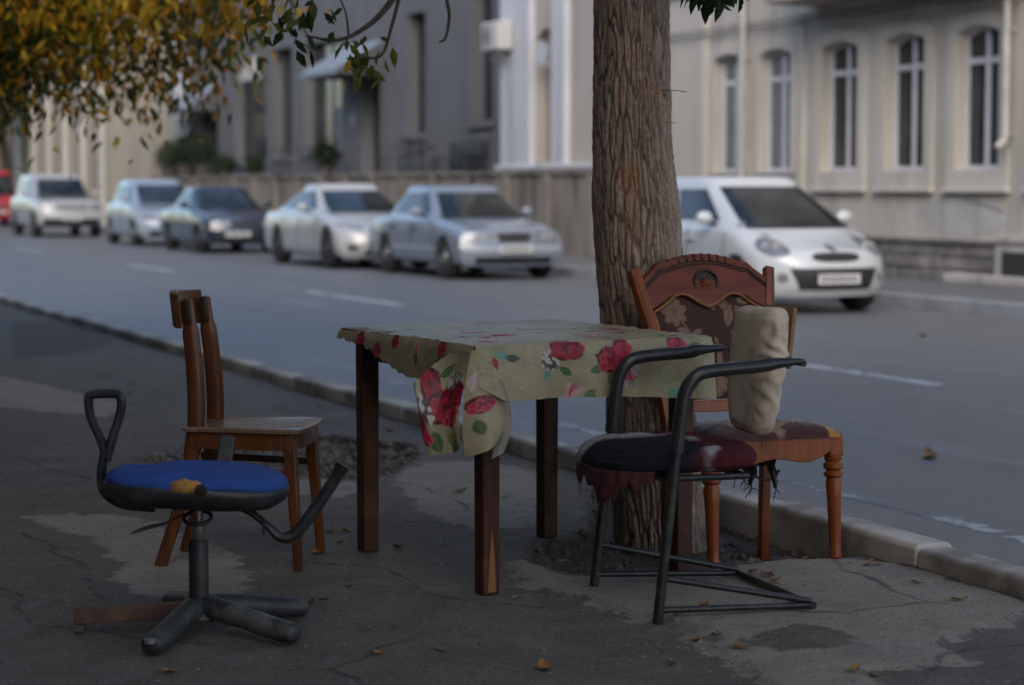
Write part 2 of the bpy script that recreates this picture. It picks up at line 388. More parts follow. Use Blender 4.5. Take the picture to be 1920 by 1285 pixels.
# gravel in the broken hole and crumbs in the tree pit: uncountable
def scatter_stones(name, poly, n, r0, r1, mat, seed):
    rng = np.random.default_rng(seed); P_ = np.array(poly); lo, hi = P_.min(0), P_.max(0)
    b = MB(); cnt = 0
    base = [(1, 0, 0), (-1, 0, 0), (0, 1, 0), (0, -1, 0), (0, 0, 1), (0, 0, -1)]
    fcs = [(0, 2, 4), (2, 1, 4), (1, 3, 4), (3, 0, 4), (2, 0, 5), (1, 2, 5), (3, 1, 5), (0, 3, 5)]
    C = rng.uniform(lo, hi, (n * 3, 2)); d = sdist(C[:, 0], C[:, 1], poly); C = C[d < -.02][:n]
    H = ground_h(C[:, 0], C[:, 1])
    for (s, t), h in zip(C, H):
        r = r0 + (r1 - r0) * rng.random() ** 2.5; q = rng.normal(size=(3, 3)); q, _ = np.linalg.qr(q)
        sc = rng.uniform(.6, 1.2, 3) * r
        b.add([tuple(q @ (np.array(p) * sc * rng.uniform(.8, 1.2)) + np.array([t, s, h + r * .3])) for p in base], fcs)
    o = b.build(name, mat, smooth=False, rot=ROT); tag(o, kind='stuff'); return o
gmat = P('gravel_stone', (.22, .18, .15), .85, (.10, .085, .075), 9)
tag(scatter_stones('gravel', HOLE, 1700, .008, .028, gmat, 1), 'brown gravel and crumbled asphalt filling the pavement hole', 'gravel')
tag(scatter_stones('soil_crumbs', PIT, 900, .004, .02, P('soil_crumb', (.10, .075, .055), .95, (.16, .12, .09), 12), 2), 'loose soil crumbs around the tree base', 'soil')

# --- kerbs, stone by stone
kerb_mat = P('kerb_concrete', (.60, .55, .49), .85, (.45, .41, .36), 5, bump=.6, bscale=60, bdist=.005, c3=(.22, .195, .17), c3scale=1.7)
near_kerb = empty('kerb', rot=ROT); tag(near_kerb, kind='structure')
def kerb_stone_mesh(L, w, h):
    b = MB(); n = 8
    prof = [(0, 0), (w, 0), (w, h - .02), (w - .02, h), (.012, h), (0, h - .012)]
    b.prism(prof, lambda x, z: (x, 0, z), lambda x, z: (x, L, z)); return b
first = None; s = -2.0; k = 0
while s < 90:
    L = 1.0
    if first is None:
        o = kerb_stone_mesh(.985, .15, .34).build('kerb_stone', kerb_mat, near_kerb, bevel=.008); first = o
    else:
        o = first.copy(); COL.objects.link(o)
    o.location = (3.955 + random.uniform(-.006, .006), s, -.272 + random.uniform(-.007, .007) - .0008 * max(0, s - 6)); o.rotation_euler = (random.uniform(-.004, .004), random.uniform(-.012, .012), random.uniform(-.005, .005))
    s += L; k += 1
far_kerb = empty('kerb', rot=ROT); tag(far_kerb, kind='structure')
fk_mat = P('far_kerb_concrete', (.33, .34, .36), .8, (.24, .245, .26), 3, bump=.3, bscale=40)
first = None; s = 8.0
while s < 100:
    if first is None: o = kerb_stone_mesh(1.985, .18, .34).build('kerb_stone', fk_mat, far_kerb, bevel=.01); first = o
    else: o = first.copy(); COL.objects.link(o)
    o.location = (13.64, s, -.32 + random.uniform(-.006, .006)); s += 2.0
fp = MB().grid(lambda a, b: (lerp(13.80, 19, a), lerp(-30, 260, b), .0), 4, 40).build('far_pavement', P('far_paving', (.16, .155, .15), .85, (.11, .107, .105), 2.5, bump=.3, bscale=50, c3=(.2, .19, .18)), smooth=False, rot=ROT); tag(fp, kind='structure')

# ================================================================== BUILDINGS across the road (local x = t, y = s; they face -x)
def plaster(name, c, c2, stain, sc=.8, bmp=.25):
    m, nt, bs = new_mat(name); v = coords(nt)
    f = noise_n(nt, v, sc, 6, .6); g_ = noise_n(nt, v, 7, 5); streak = noise_n(nt, coords(nt, (1, 1, .12)), 2.2, 6, .65)
    col = mixc(nt, ramp(nt, f, .35, .65), (*c, 1), (*c2, 1)); col = mixc(nt, ramp(nt, streak, .50, .66), col, (*stain, 1))
    nt.links.new(col, bs.inputs['Base Color']); bs.inputs['Roughness'].default_value = .88; bump_n(nt, bs, g_, bmp, .01); return m
glass_m, gnt, gbs = new_mat('window_glass'); gbs.inputs['Base Color'].default_value = (.018, .022, .026, 1); gbs.inputs['Roughness'].default_value = .08; gbs.inputs['Specular IOR Level'].default_value = .6
gv = coords(gnt); gf = noise_n(gnt, gv, 1.3, 3); gnt.links.new(mixc(gnt, ramp(gnt, gf, .4, .6), (.012, .015, .018, 1), (.04, .045, .05, 1)), gbs.inputs['Base Color'])
upvc = P('white_window_frame', (.66, .66, .70), .35, (.56, .56, .6), 3)
def facade(b, t, s0, s1, z0, z1, ops, x_in=0):
    """wall sheet at x=t with openings (sa, sb, za, zb, arch rise, reveal depth); openings sorted by s"""
    cuts = [s0] + [(ops[i][1] + ops[i + 1][0]) / 2 for i in range(len(ops) - 1)] + [s1]
    if not ops: b.add([(t, s0, z0), (t, s1, z0), (t, s1, z1), (t, s0, z1)], [(0, 1, 2, 3)]); return
    for i, (sa, sb, za, zb, ar, dp) in enumerate(ops):
        A, B = cuts[i], cuts[i + 1]; n = 10 if ar else 1
        hole = [(sa, za), (sb, za)] + [(lerp(sb, sa, k / n), zb - ar + (ar * (1 - (2 * k / n - 1) ** 2) if ar else 0)) for k in range(n + 1)]
        outr = [(A, z0), (B, z0)] + [(lerp(B, A, k / n), z1) for k in range(n + 1)]
        m = len(hole)
        vs = [(t, *p) for p in hole] + [(t, *p) for p in outr] + [(t + dp, *p) for p in hole]
        fs = []
        for k in range(m):
            q = (k + 1) % m; fs.append((k, q, m + q, m + k)); fs.append((k, k + 2 * m, q + 2 * m, q))
        b.add(vs, fs)
def arch_pts(sa, sb, za, zb, ar, n=10): return [(sa, za), (sb, za)] + [(lerp(sb, sa, k / n), zb - ar + (ar * (1 - (2 * k / n - 1) ** 2) if ar else 0)) for k in range(n + 1)]
def band(b, inner, outer, x0, x1):
    """raised band between two matching outlines, from x0 (wall) out to x1"""
    m = len(inner)
    vs = [(x1, *p) for p in inner] + [(x1, *p) for p in outer] + [(x0, *p) for p in inner] + [(x0, *p) for p in outer]
    fs = []
    for k in range(m):
        q = (k + 1) % m; fs += [(k, q, m + q, m + k), (k, k + 2 * m, q + 2 * m, q), (m + k, m + q, 3 * m + q, 3 * m + k)]
    b.add(vs, fs)
def slab(b, t0, t1, s0, s1, z0, z1): b.box(((t0 + t1) / 2, (s0 + s1) / 2, (z0 + z1) / 2), (t1 - t0, s1 - s0, z1 - z0))
def building(name, label, s_anchor, t_anchor):
    return thing(name, label, 'building', W(t_anchor, s_anchor, 0), ROT)
class Off:
    """builder working in street coordinates for a thing anchored at (t0, s0)"""
    def __init__(s, t0, s0): s.t0 = t0; s.s0 = s0
    def build(s, b, name, mat, parent, **kw):
        b.v = [(p[0] - s.t0, p[1] - s.s0, p[2]) for p in b.v]; return b.build(name, mat, parent, **kw)
def window(off, parent, t, sa, sb, za, zb, ar, fr=.06, trans=.30, mull=True, mat=None, gl=None, grille=None, name='window'):
    """white frame with transom and mullion; panes are children of the frame"""
    b = MB(); mat = mat or upvc; gl = gl or glass_m
    o1 = arch_pts(sa, sb, za, zb, ar); o2 = arch_pts(sa + fr, sb - fr, za + fr, zb - fr, ar * .9)
    band(b, o2, o1, t + .05, t)
    zt = zb - ar - (zb - za) * trans + .2
    mid = (sa + sb) / 2
    if trans: slab(b, t + .004, t + .05, sa + fr, sb - fr, zt - .04, zt + .04)
    if mull: slab(b, t + .002, t + .052, mid - .035, mid + .035, za + fr, zb - fr - (ar * .1 if ar else 0))
    w = off.build(b, name, mat, parent, smooth=False)
    xs = [(sa + fr, mid - .035), (mid + .035, sb - fr)] if mull else [(sa + fr, sb - fr)]
    for (a, c) in xs:
        zz = [(za + fr, zt - .04), (zt + .04, None)] if trans else [(za + fr, None)]
        for (z0, z1) in zz:
            g_ = MB(); tp = t + .032
            if z1 is None:
                n = 8
                def top(s_):
                    u = (sb - fr - s_) / (sb - sa - 2 * fr)
                    return zb - fr - ar * .9 + (ar * .9 * (1 - (2 * min(max(u, 0), 1) - 1) ** 2) if ar else 0)
                pts = [(a, z0), (c, z0)] + [(lerp(c, a, k / n), top(lerp(c, a, k / n)) + .01) for k in range(n + 1)]
            else: pts = [(a, z0), (c, z0), (c, z1), (a, z1)]
            g_.add([(tp, *p) for p in pts], [tuple(range(len(pts)))])
            off.build(g_, 'pane', gl, w, smooth=False, recalc=False)
    return w

curtain = P('curtained_glass', (.10, .115, .13), .12, (.20, .215, .235), 9, stretch=(1, 4, .3), spec=.6)
# ---- cream building with arched windows
cream = plaster('cream_plaster', (.54, .50, .44), (.48, .445, .39), (.40, .365, .315))
cream_trim = plaster('cream_trim', (.58, .54, .475), (.52, .48, .42), (.46, .42, .365))
off = Off(16.4, 20.0)
B1 = building('cream_building', 'cream plastered building with arched white windows and rough stone base', 20.0, 16.4)
wins = [(18.0, 18.86), (19.72, 20.58), (21.40, 22.24), (23.14, 24.02), (24.84, 25.72), (26.52, 27.42), (28.38, 29.26), (29.86, 30.72)]
wins = [(a - .04, b_ + .04) for a, b_ in wins]
ops = [(a, b_, 1.46, 3.32, .09, .30) for a, b_ in wins]
b = MB(); facade(b, 16.4, 6, 34.2, -.05, 11.5, ops); slab(b, 16.75, 24, 6, 34.2, -.05, 11.5)
b.add([(16.4, 6, -.05), (16.75, 6, -.05), (16.75, 6, 11.5), (16.4, 6, 11.5)], [(0, 1, 2, 3)])
off.build(b, 'wall', cream, B1, smooth=False)
for i, (a, c) in enumerate(wins):
    full = i < 6
    b = MB()
    inn = arch_pts(a, c, 1.46, 3.32, .09); e = .20 if full else .16
    out = arch_pts(a - e, c + e, 1.46 - (.24 if full else .02), 3.32 + .17, .11)
    band(b, inn, out, 16.398, 16.365); off.build(b, 'window_surround', cream_trim, B1, smooth=False)
    if full:
        b = MB(); slab(b, 16.30, 16.398, a - .24, c + .24, 1.165, 1.225); off.build(b, 'sill', cream_trim, B1, smooth=False, bevel=.01)
    window(off, B1, 16.525, a + .002, c - .002, 1.462, 3.318, .09, gl=(curtain if i in (6, 7, 1) else glass_m))
b = MB()
for (s0, s1, p) in [(27.95, 28.12, .05), (31.0, 31.2, .06), (33.95, 34.2, .12)]: slab(b, 16.4 - p, 16.42, s0, s1, -.05, 11.5)
off.build(b, 'pilaster', cream_trim, B1, smooth=False)
# balcony slab with brackets above the street windows
b = MB(); slab(b, 15.55, 16.41, 22.3, 27.7, 3.86, 4.02); off.build(b, 'balcony_slab', plaster('soffit_shade_plaster', (.36, .31, .27), (.3, .26, .22), (.24, .2, .17)), B1, smooth=False)  # soffit shade is put into the slab's darker plaster
b = MB(); slab(b, 15.55, 15.68, 22.3, 27.7, 4.02, 4.95); off.build(b, 'balcony_parapet', cream, B1, smooth=False)
b = MB(); slab(b, 16.33, 16.42, 22.3, 34.2, 4.35, 4.5); off.build(b, 'string_course', cream_trim, B1, smooth=False)
# stone base: rough blocks, each its own piece
stone_m = P('base_stone', (.22, .205, .19), .95, (.13, .12, .11), 6, bump=.9, bscale=22, bdist=.02, c3=(.30, .28, .26), c3scale=2.5)
random.seed(11)
for row in range(3):
    s = 20.2 + row * .17
    while s < 26.6:
        L = random.uniform(.35, .7); z0 = -.01 + row * .17
        b = MB(); slab(b, 16.335 + random.uniform(-.02, .02), 16.42, s, min(s + L, 26.75) - .015, z0, z0 + .158 + random.uniform(-.006, .006))
        off.build(b, 'stone', stone_m, B1, smooth=False, bevel=.015, seg=1); s += L
b = MB(); slab(b, 16.29, 16.42, 20.2, 26.76, .505, .55); off.build(b, 'plinth_cap', stone_m, B1, smooth=False)
# patch of bare lighter plaster and low vent
b = MB(); slab(b, 16.30, 16.42, 22.2, 23.05, .0, .62); slab(b, 16.10, 16.42, 22.0, 23.9, .0, .12); off.build(b, 'cellar_hatch', plaster('pale_render', (.5, .47, .43), (.42, .39, .36), (.3, .28, .26)), B1, smooth=False, bevel=.02)
b = MB(); slab(b, 16.27, 16.297, 22.35, 22.85, .12, .42); off.build(b, 'hatch_opening', P('hatch_dark', (.03, .03, .03), .9), B1, smooth=False)
# cables along the facade and a patch of bare pale render
for z_, sag in ((3.68, .05), (3.74, .02)):
    b = MB(); b.tube([(16.33, 20 + .7 * k, z_ - sag * math.sin(k * .9) ** 2) for k in range(21)], .012, 5); off.build(b, 'facade_cable', P('cable_%d' % int(z_ * 100), (.06, .06, .06), .7), B1)
b = MB(); pp = [(24.9 - 1.9 * (.5 - .5 * math.cos(2 * math.pi * k / 40)) + .13 * math.sin(k * 2.3), .86 + .26 * math.sin(2 * math.pi * k / 40) + .05 * math.sin(k * 1.7)) for k in range(40)]
b.prism(pp, lambda y, z: (16.394, y, z), lambda y, z: (16.41, y, z)); off.build(b, 'bare_render_patch', plaster('bare_render', (.52, .51, .50), (.42, .40, .37), (.36, .33, .3), 2.0), B1, smooth=False)
# drain pipes
pipe_m = P('drain_pipe_metal', (.50, .48, .45), .55, (.38, .36, .33), 4, metal=.2)
for (s, zb) in [(29.62, .15), (22.80, 1.72)]:
    b = MB(); b.tube([(16.26, s, 11), (16.26, s, zb + .3), (16.26, s, zb + .12), (16.14, s, zb)], .055, 12); off.build(b, 'drain_pipe', pipe_m, B1)
    for z in (1.9, 3.2, 5.5): 
        b = MB(); b.lathe([(.064, -.02), (.064, .02)], (16.26, s, z), 12); slab(b, 16.26, 16.4, s - .012, s + .012, z - .012, z + .012); off.build(b, 'pipe_clamp', pipe_m, B1)

# ---- white and pink building standing on the wall
white_m = plaster('white_plaster', (.56, .57, .60), (.50, .51, .54), (.42, .42, .43))
pink_m = plaster('pinkish_door_paint', (.36, .29, .275), (.31, .25, .235), (.26, .21, .2), 2)
off = Off(16.4, 34.4)
B2 = building('white_building', 'white and cream pilastered building front standing on the stained retaining wall', 34.4, 16.4)
b = MB(); facade(b, 16.4, 34.22, 39.45, 1.6, 11, [(37.05, 37.95, 1.72, 4.2, .22, .25)]); slab(b, 16.7, 24, 34.22, 39.45, 0, 11); off.build(b, 'wall', plaster('warm_plaster', (.45, .41, .36), (.40, .36, .32), (.33, .3, .27)), B2, smooth=False)
b = MB(); slab(b, 16.28, 16.41, 38.0, 39.46, 1.6, 11); off.build(b, 'pilaster', white_m, B2, smooth=False, bevel=.015)
b = MB(); slab(b, 16.28, 16.41, 36.38, 37.0, 1.6, 11); off.build(b, 'pilaster', white_m, B2, smooth=False, bevel=.015)
b = MB(); slab(b, 16.62, 16.69, 37.05, 37.95, 1.72, 3.45); dr = off.build(b, 'shutter_door', pink_m, B2, smooth=False)
for k in range(2):
    for z in (1.85, 2.65):
        b = MB(); slab(b, 16.605, 16.621, 37.12 + k * .42, 37.46 + k * .42, z, z + .66); off.build(b, 'door_panel', pink_m, dr, smooth=False, bevel=.01)
window(off, B2, 16.63, 37.06, 37.94, 3.50, 4.18, .2, fr=.05, trans=0, mat=cream_trim)
b = MB(); b.lathe([(.02, 0), (.16, .03), (.22, .10), (.24, .14)], (0, 0, 0), 16, 'x'); b.v = [(16.35 - p[0] * .9, p[1] + 37.3, p[2] + 3.72) for p in b.v]; off.build(b, 'wall_lamp', P('lamp_enamel', (.5, .52, .55), .4), B2)
b = MB(); slab(b, 16.18, 16.44, 34.3, 39.5, 1.56, 1.66); off.build(b, 'ledge', white_m, B2, smooth=False, bevel=.02)
def aircon(loc_t, loc_s, z, lab):
    r = thing('air_conditioner', lab, 'air conditioner', W(loc_t, loc_s, z), ROT, 'wall air conditioners')
    m1 = P('aircon_shell', (.55, .54, .52), .5, (.48, .47, .45), 3)
    MB().box((.16, 0, .27), (.32, .82, .54)).build('casing', m1, r, bevel=.02)
    b = MB(); 
    for k in range(4): b.lathe([(.05 + k * .055, 0), (.06 + k * .055, 0), (.06 + k * .055, .012), (.05 + k * .055, .012)], (-.012, .12, .27), 20, 'x', cap=False)
    for k in range(6): b.bar((-.006, .12, .27), (-.006, .12 + .23 * math.cos(k * math.pi / 3), .27 + .23 * math.sin(k * math.pi / 3)), .01, .008)
    b.build('fan_grille', P('aircon_grille', (.16, .16, .16), .5), r)
    for y in (-.3, .3): MB().bar((.28, y, -.02), (.02, y, -.02), .03, .03).bar((.33, y, -.3), (.05, y, -.03), .025, .025).build('bracket', P('aircon_bracket', (.2, .2, .2), .6), r, smooth=False)
    return r
aircon(15.93, 39.15, 3.88, 'pale air conditioner box mounted on the white pilaster')

# ---- retaining wall and terrace of the grey building
conc_wall = plaster('stained_concrete', (.27, .235, .195), (.20, .172, .142), (.075, .065, .056), 1.2, .5)
rw = thing('retaining_wall', 'stained brown concrete retaining wall behind the parked sedans', 'wall', W(16.05, 35, 0), ROT)
off = Off(16.05, 35)
b = MB(); slab(b, 16.05, 16.4, 34.22, 67.5, -.05, 1.46); off.build(b, 'wall', conc_wall, rw, smooth=False)
b = MB(); slab(b, 15.99, 16.42, 34.22, 67.6, 1.462, 1.54); off.build(b, 'coping', conc_wall, rw, smooth=False, bevel=.015)
for k in range(17):
    b = MB(); s0 = 34.5 + k * 1.95; slab(b, 15.99, 16.05, s0, s0 + .3, 0, 1.46); off.build(b, 'buttress', conc_wall, rw, smooth=False, bevel=.01)
b = MB(); slab(b, 16.42, 17.7, 39.46, 67.5, 1.2, 1.48); off.build(b, 'terrace_floor', P('terrace_paving', (.2, .19, .18), .85, (.15, .14, .135), 4), rw, smooth=False)

# ---- grey building
grey = plaster('grey_plaster', (.135, .137, .145), (.12, .122, .129), (.104, .106, .112), .6)
off = Off(17.6, 39.5)
B3 = building('grey_building', 'dark grey rendered building with deep window recesses behind the terrace', 39.5, 17.6)
GW = [(43.05, 44.25, 2.66, 5.6, 'n'), (47.15, 48.4, 2.48, 5.27, 'n'), (50.35, 51.75, 1.5, 4.15, 'd'), (53.3, 56.5, 2.2, 5.05, 'w'), (57.6, 59.4, 2.08, 5.07, 'n'), (60.15, 63.45, 1.95, 4.9, 'w'), (65.5, 67.25, 1.5, 3.7, 'd')]
b = MB(); facade(b, 17.6, 39.4, 68.3, 1.4, 12, [(a, c, z0, z1, 0, .62) for a, c, z0, z1, k in GW]); slab(b, 18.3, 26, 39.4, 68.3, 0, 12); off.build(b, 'wall', grey, B3, smooth=False)
dark_frame = P('dark_window_frame', (.05, .052, .058), .4)
for a, c, z0, z1, k in GW:
    if k in 'nw':
        window(off, B3, 17.88, a, c, z0, z1, 0, fr=.07, trans=(.25 if k == 'w' else 0), mull=(k == 'w'), mat=dark_frame)
        b = MB(); slab(b, 17.5, 17.62, a - .12, c + .12, z0 - .16, z0 - .02); off.build(b, 'sill', grey, B3, smooth=False, bevel=.015)
        if k == 'n': 
            b = MB(); slab(b, 17.56, 17.599, a - .05, c + .05, z0 - .42, z0 - .26); off.build(b, 'apron_panel', grey, B3, smooth=False)
    else:
        b = MB(); slab(b, 17.95, 18.02, a, c, z0 - .02, z1); d = off.build(b, 'door', P('dark_door', (.025, .026, .028), .4), B3, smooth=False)
        b = MB(); b.tube([(17.95, a + .25, z0 + 1.0), (17.9, a + .25, z0 + 1.02), (17.9, a + .25, z0 + 1.3), (17.95, a + .25, z0 + 1.32)], .014, 8); off.build(b, 'handle', P('door_handle_metal', (.4, .4, .4), .3, metal=1), d)
        b = MB(); slab(b, 17.94, 17.949, a + .2, c - .2, z0 + 1.5, z1 - .2); off.build(b, 'pane', glass_m, d, smooth=False)
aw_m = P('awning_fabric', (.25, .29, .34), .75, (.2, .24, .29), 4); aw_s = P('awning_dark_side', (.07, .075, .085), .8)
for (a, c, z) in [(50.0, 52.9, 3.95), (65.2, 68.1, 3.55)]:
    x0 = 16.35 if a < 60 else 16.6
    b = MB(); b.add([(17.6, a, z + .85), (17.6, c, z + .85), (x0, c, z + .12), (x0, a, z + .12), (x0, a, z), (x0, c, z)], [(0, 1, 2, 3), (3, 2, 5, 4)])
    aw = off.build(b, 'awning', aw_m, B3, smooth=False, recalc=False); sm = aw.modifiers.new('thick', 'SOLIDIFY'); sm.thickness = .02
    for y in (a, c):
        b = MB(); b.add([(17.6, y, z + .83), (x0 + .02, y, z + .1), (x0 + .02, y, z), (17.6, y, z)], [(0, 1, 2, 3)]); oo = off.build(b, 'awning_side', aw_s, aw, smooth=False, recalc=False); oo.modifiers.new('thick', 'SOLIDIFY').thickness = .012
b = MB(); slab(b, 17.4, 17.599, 60.6, 62.2, 4.3, 4.95); off.build(b, 'sign_box', P('sign_box_pale', (.45, .44, .42), .6, (.4, .39, .37), 3), B3, smooth=False, bevel=.02)
b = MB(); slab(b, 17.57, 17.599, 52.2, 52.55, 2.75, 3.1); off.build(b, 'wall_plaque', P('plaque', (.12, .13, .15), .4), B3, smooth=False)
b = MB(); slab(b, 17.86, 17.875, 53.7, 54.6, 2.3, 3.3); off.build(b, 'window_poster', P('poster_pale', (.16, .19, .22), .6, (.11, .13, .15), 3), B3, smooth=False)

# ---- cream building projecting towards the road further on
off = Off(14.95, 69)
B4 = building('far_cream_building', 'pale cream building projecting towards the road beyond the grey one', 69, 14.95)
far_cream = plaster('far_cream', (.31, .29, .245), (.28, .26, .22), (.24, .22, .19), .4)
ops = [(71 + k * 3.0, 72.3 + k * 3.0, 1.6 if k % 2 else .3, 4.4, .2, .35) for k in range(16)]
b = MB(); facade(b, 14.95, 69, 118, -.05, 15, ops)
b.add([(14.95, 69, -.05), (19, 69, -.05), (19, 69, 15), (14.95, 69, 15)], [(0, 1, 2, 3)]); slab(b, 15.6, 28, 69.02, 118, -.05, 15)
off.build(b, 'wall', far_cream, B4, smooth=False)
for (a, c, z0, z1, ar, dp) in ops: window(off, B4, 15.2, a, c, z0, z1, ar, mat=P('far_frame', (.2, .17, .15), .6) if a == 71 else bpy.data.materials['far_frame'])
for k in range(17):
    b = MB(); slab(b, 14.83, 14.96, 69.7 + 3 * k - .25, 69.7 + 3 * k + .25, -.05, 15); off.build(b, 'pilaster', bpy.data.materials['cream_trim'], B4, smooth=False)
b = MB(); slab(b, 17.05, 17.58, 68.7, 69.02, 0, 12); off.build(b, 'corner_strip', P('pale_blue_paint', (.40, .44, .5), .8, (.36, .4, .46), 2), B4, smooth=False)
b = MB(); slab(b, 14.9, 17.0, 68.96, 69.02, 0, .9); off.build(b, 'plinth', P('far_plinth', (.25, .235, .21), .9, (.2, .19, .17), 3), B4, smooth=False)
B5 = building('end_building', 'plain pale building closing the far end of the street', 119, 14.5)
b = MB(); slab(b, 0, 14, 0, 60, -.05, 16); b.build('wall', far_cream, B5, smooth=False)
for k in range(12):
    b = MB(); slab(b, -.06, .05, 2 + 4.6 * k, 3.5 + 4.6 * k, 1.4, 3.6); wf = b.build('window', bpy.data.materials['far_frame'], B5, smooth=False)
    b = MB(); slab(b, -.075, -.055, 2.12 + 4.6 * k, 3.38 + 4.6 * k, 1.52, 3.48); b.build('pane', glass_m, wf, smooth=False)

# ---- unseen building added behind the near pavement to shade the foreground
off = Off(-2.6, 0)
B6 = building('shade_building', 'unseen brown plastered building added behind the near pavement to shade it', 0, -2.6)
near_pl = plaster('brown_plaster', (.22, .19, .16), (.19, .165, .14), (.15, .13, .11))
b = MB(); ops = [(-42 + 3.2 * k, -40.6 + 3.2 * k, 1.2, 3.4, 0, .3) for k in range(38)]; facade(b, -2.6, -44, 80, -.05, 11.0, ops); b.v = [((-5.2 - p[0]) if p[0] > -2.59 else p[0], p[1], p[2]) for p in b.v]
slab(b, -14, -3.0, -44, 80, -.05, 10.9); off.build(b, 'wall', near_pl, B6, smooth=False)
for (a, c, z0, z1, ar, dp) in ops:
    b = MB(); slab(b, -2.92, -2.82, a + .001, c - .001, z0, z1); wf = off.build(b, 'window', upvc, B6, smooth=False)
    for q in (0, 1):
        m_ = (a + c) / 2; b = MB(); slab(b, -2.819, -2.81, (a + .07) if q == 0 else (m_ + .03), (m_ - .03) if q == 0 else (c - .07), z0 + .07, z1 - .07); off.build(b, 'pane', glass_m, wf, smooth=False)
# ================================================================== CARS
def car_paint(name, c, rough=.28, metal=.0, coat=.8):
    m = P(name, c, rough, tuple(x * .93 for x in c), 2.0, metal=metal, coat=coat); return m
tyre_m = P('tyre_rubber', (.022, .022, .023), .85, (.035, .034, .033), 12)
rim_m = P('alloy_rim', (.42, .43, .45), .35, (.35, .36, .38), 8, metal=.8)
dark_rim = P('dark_rim', (.10, .10, .105), .45, metal=.6)
cglass, cnt, cbs = new_mat('car_glass'); cbs.inputs['Base Color'].default_value = (.014, .018, .02, 1); cbs.inputs['Roughness'].default_value = .04; cbs.inputs['Specular IOR Level'].default_value = .55
cbs.inputs['Coat Weight'].default_value = 0; cbs.inputs['Coat Roughness'].default_value = .03
cf = noise_n(cnt, coords(cnt), 1.6, 3); cnt.links.new(mixc(cnt, ramp(cnt, cf, .42, .6), (.008, .011, .012, 1), (.035, .04, .042, 1)), cbs.inputs['Base Color'])
black_pl = P('black_trim_plastic', (.018, .018, .019), .55, (.028, .028, .028), 20)
lamp_m = P('headlamp_lens', (.30, .31, .33), .14, (.16, .165, .175), 22, lo=.4, hi=.6, metal=.2, coat=.6)
bulb_m = P('headlamp_reflector', (.42, .43, .44), .35, (.3, .3, .31), 30, metal=.3)
plate_m = P('number_plate_white', (.62, .61, .60), .5, (.55, .54, .53), 10)
plate_ink = P('number_plate_marks', (.06, .06, .065), .6)
chrome_m = P('car_chrome', (.55, .56, .58), .18, metal=1)
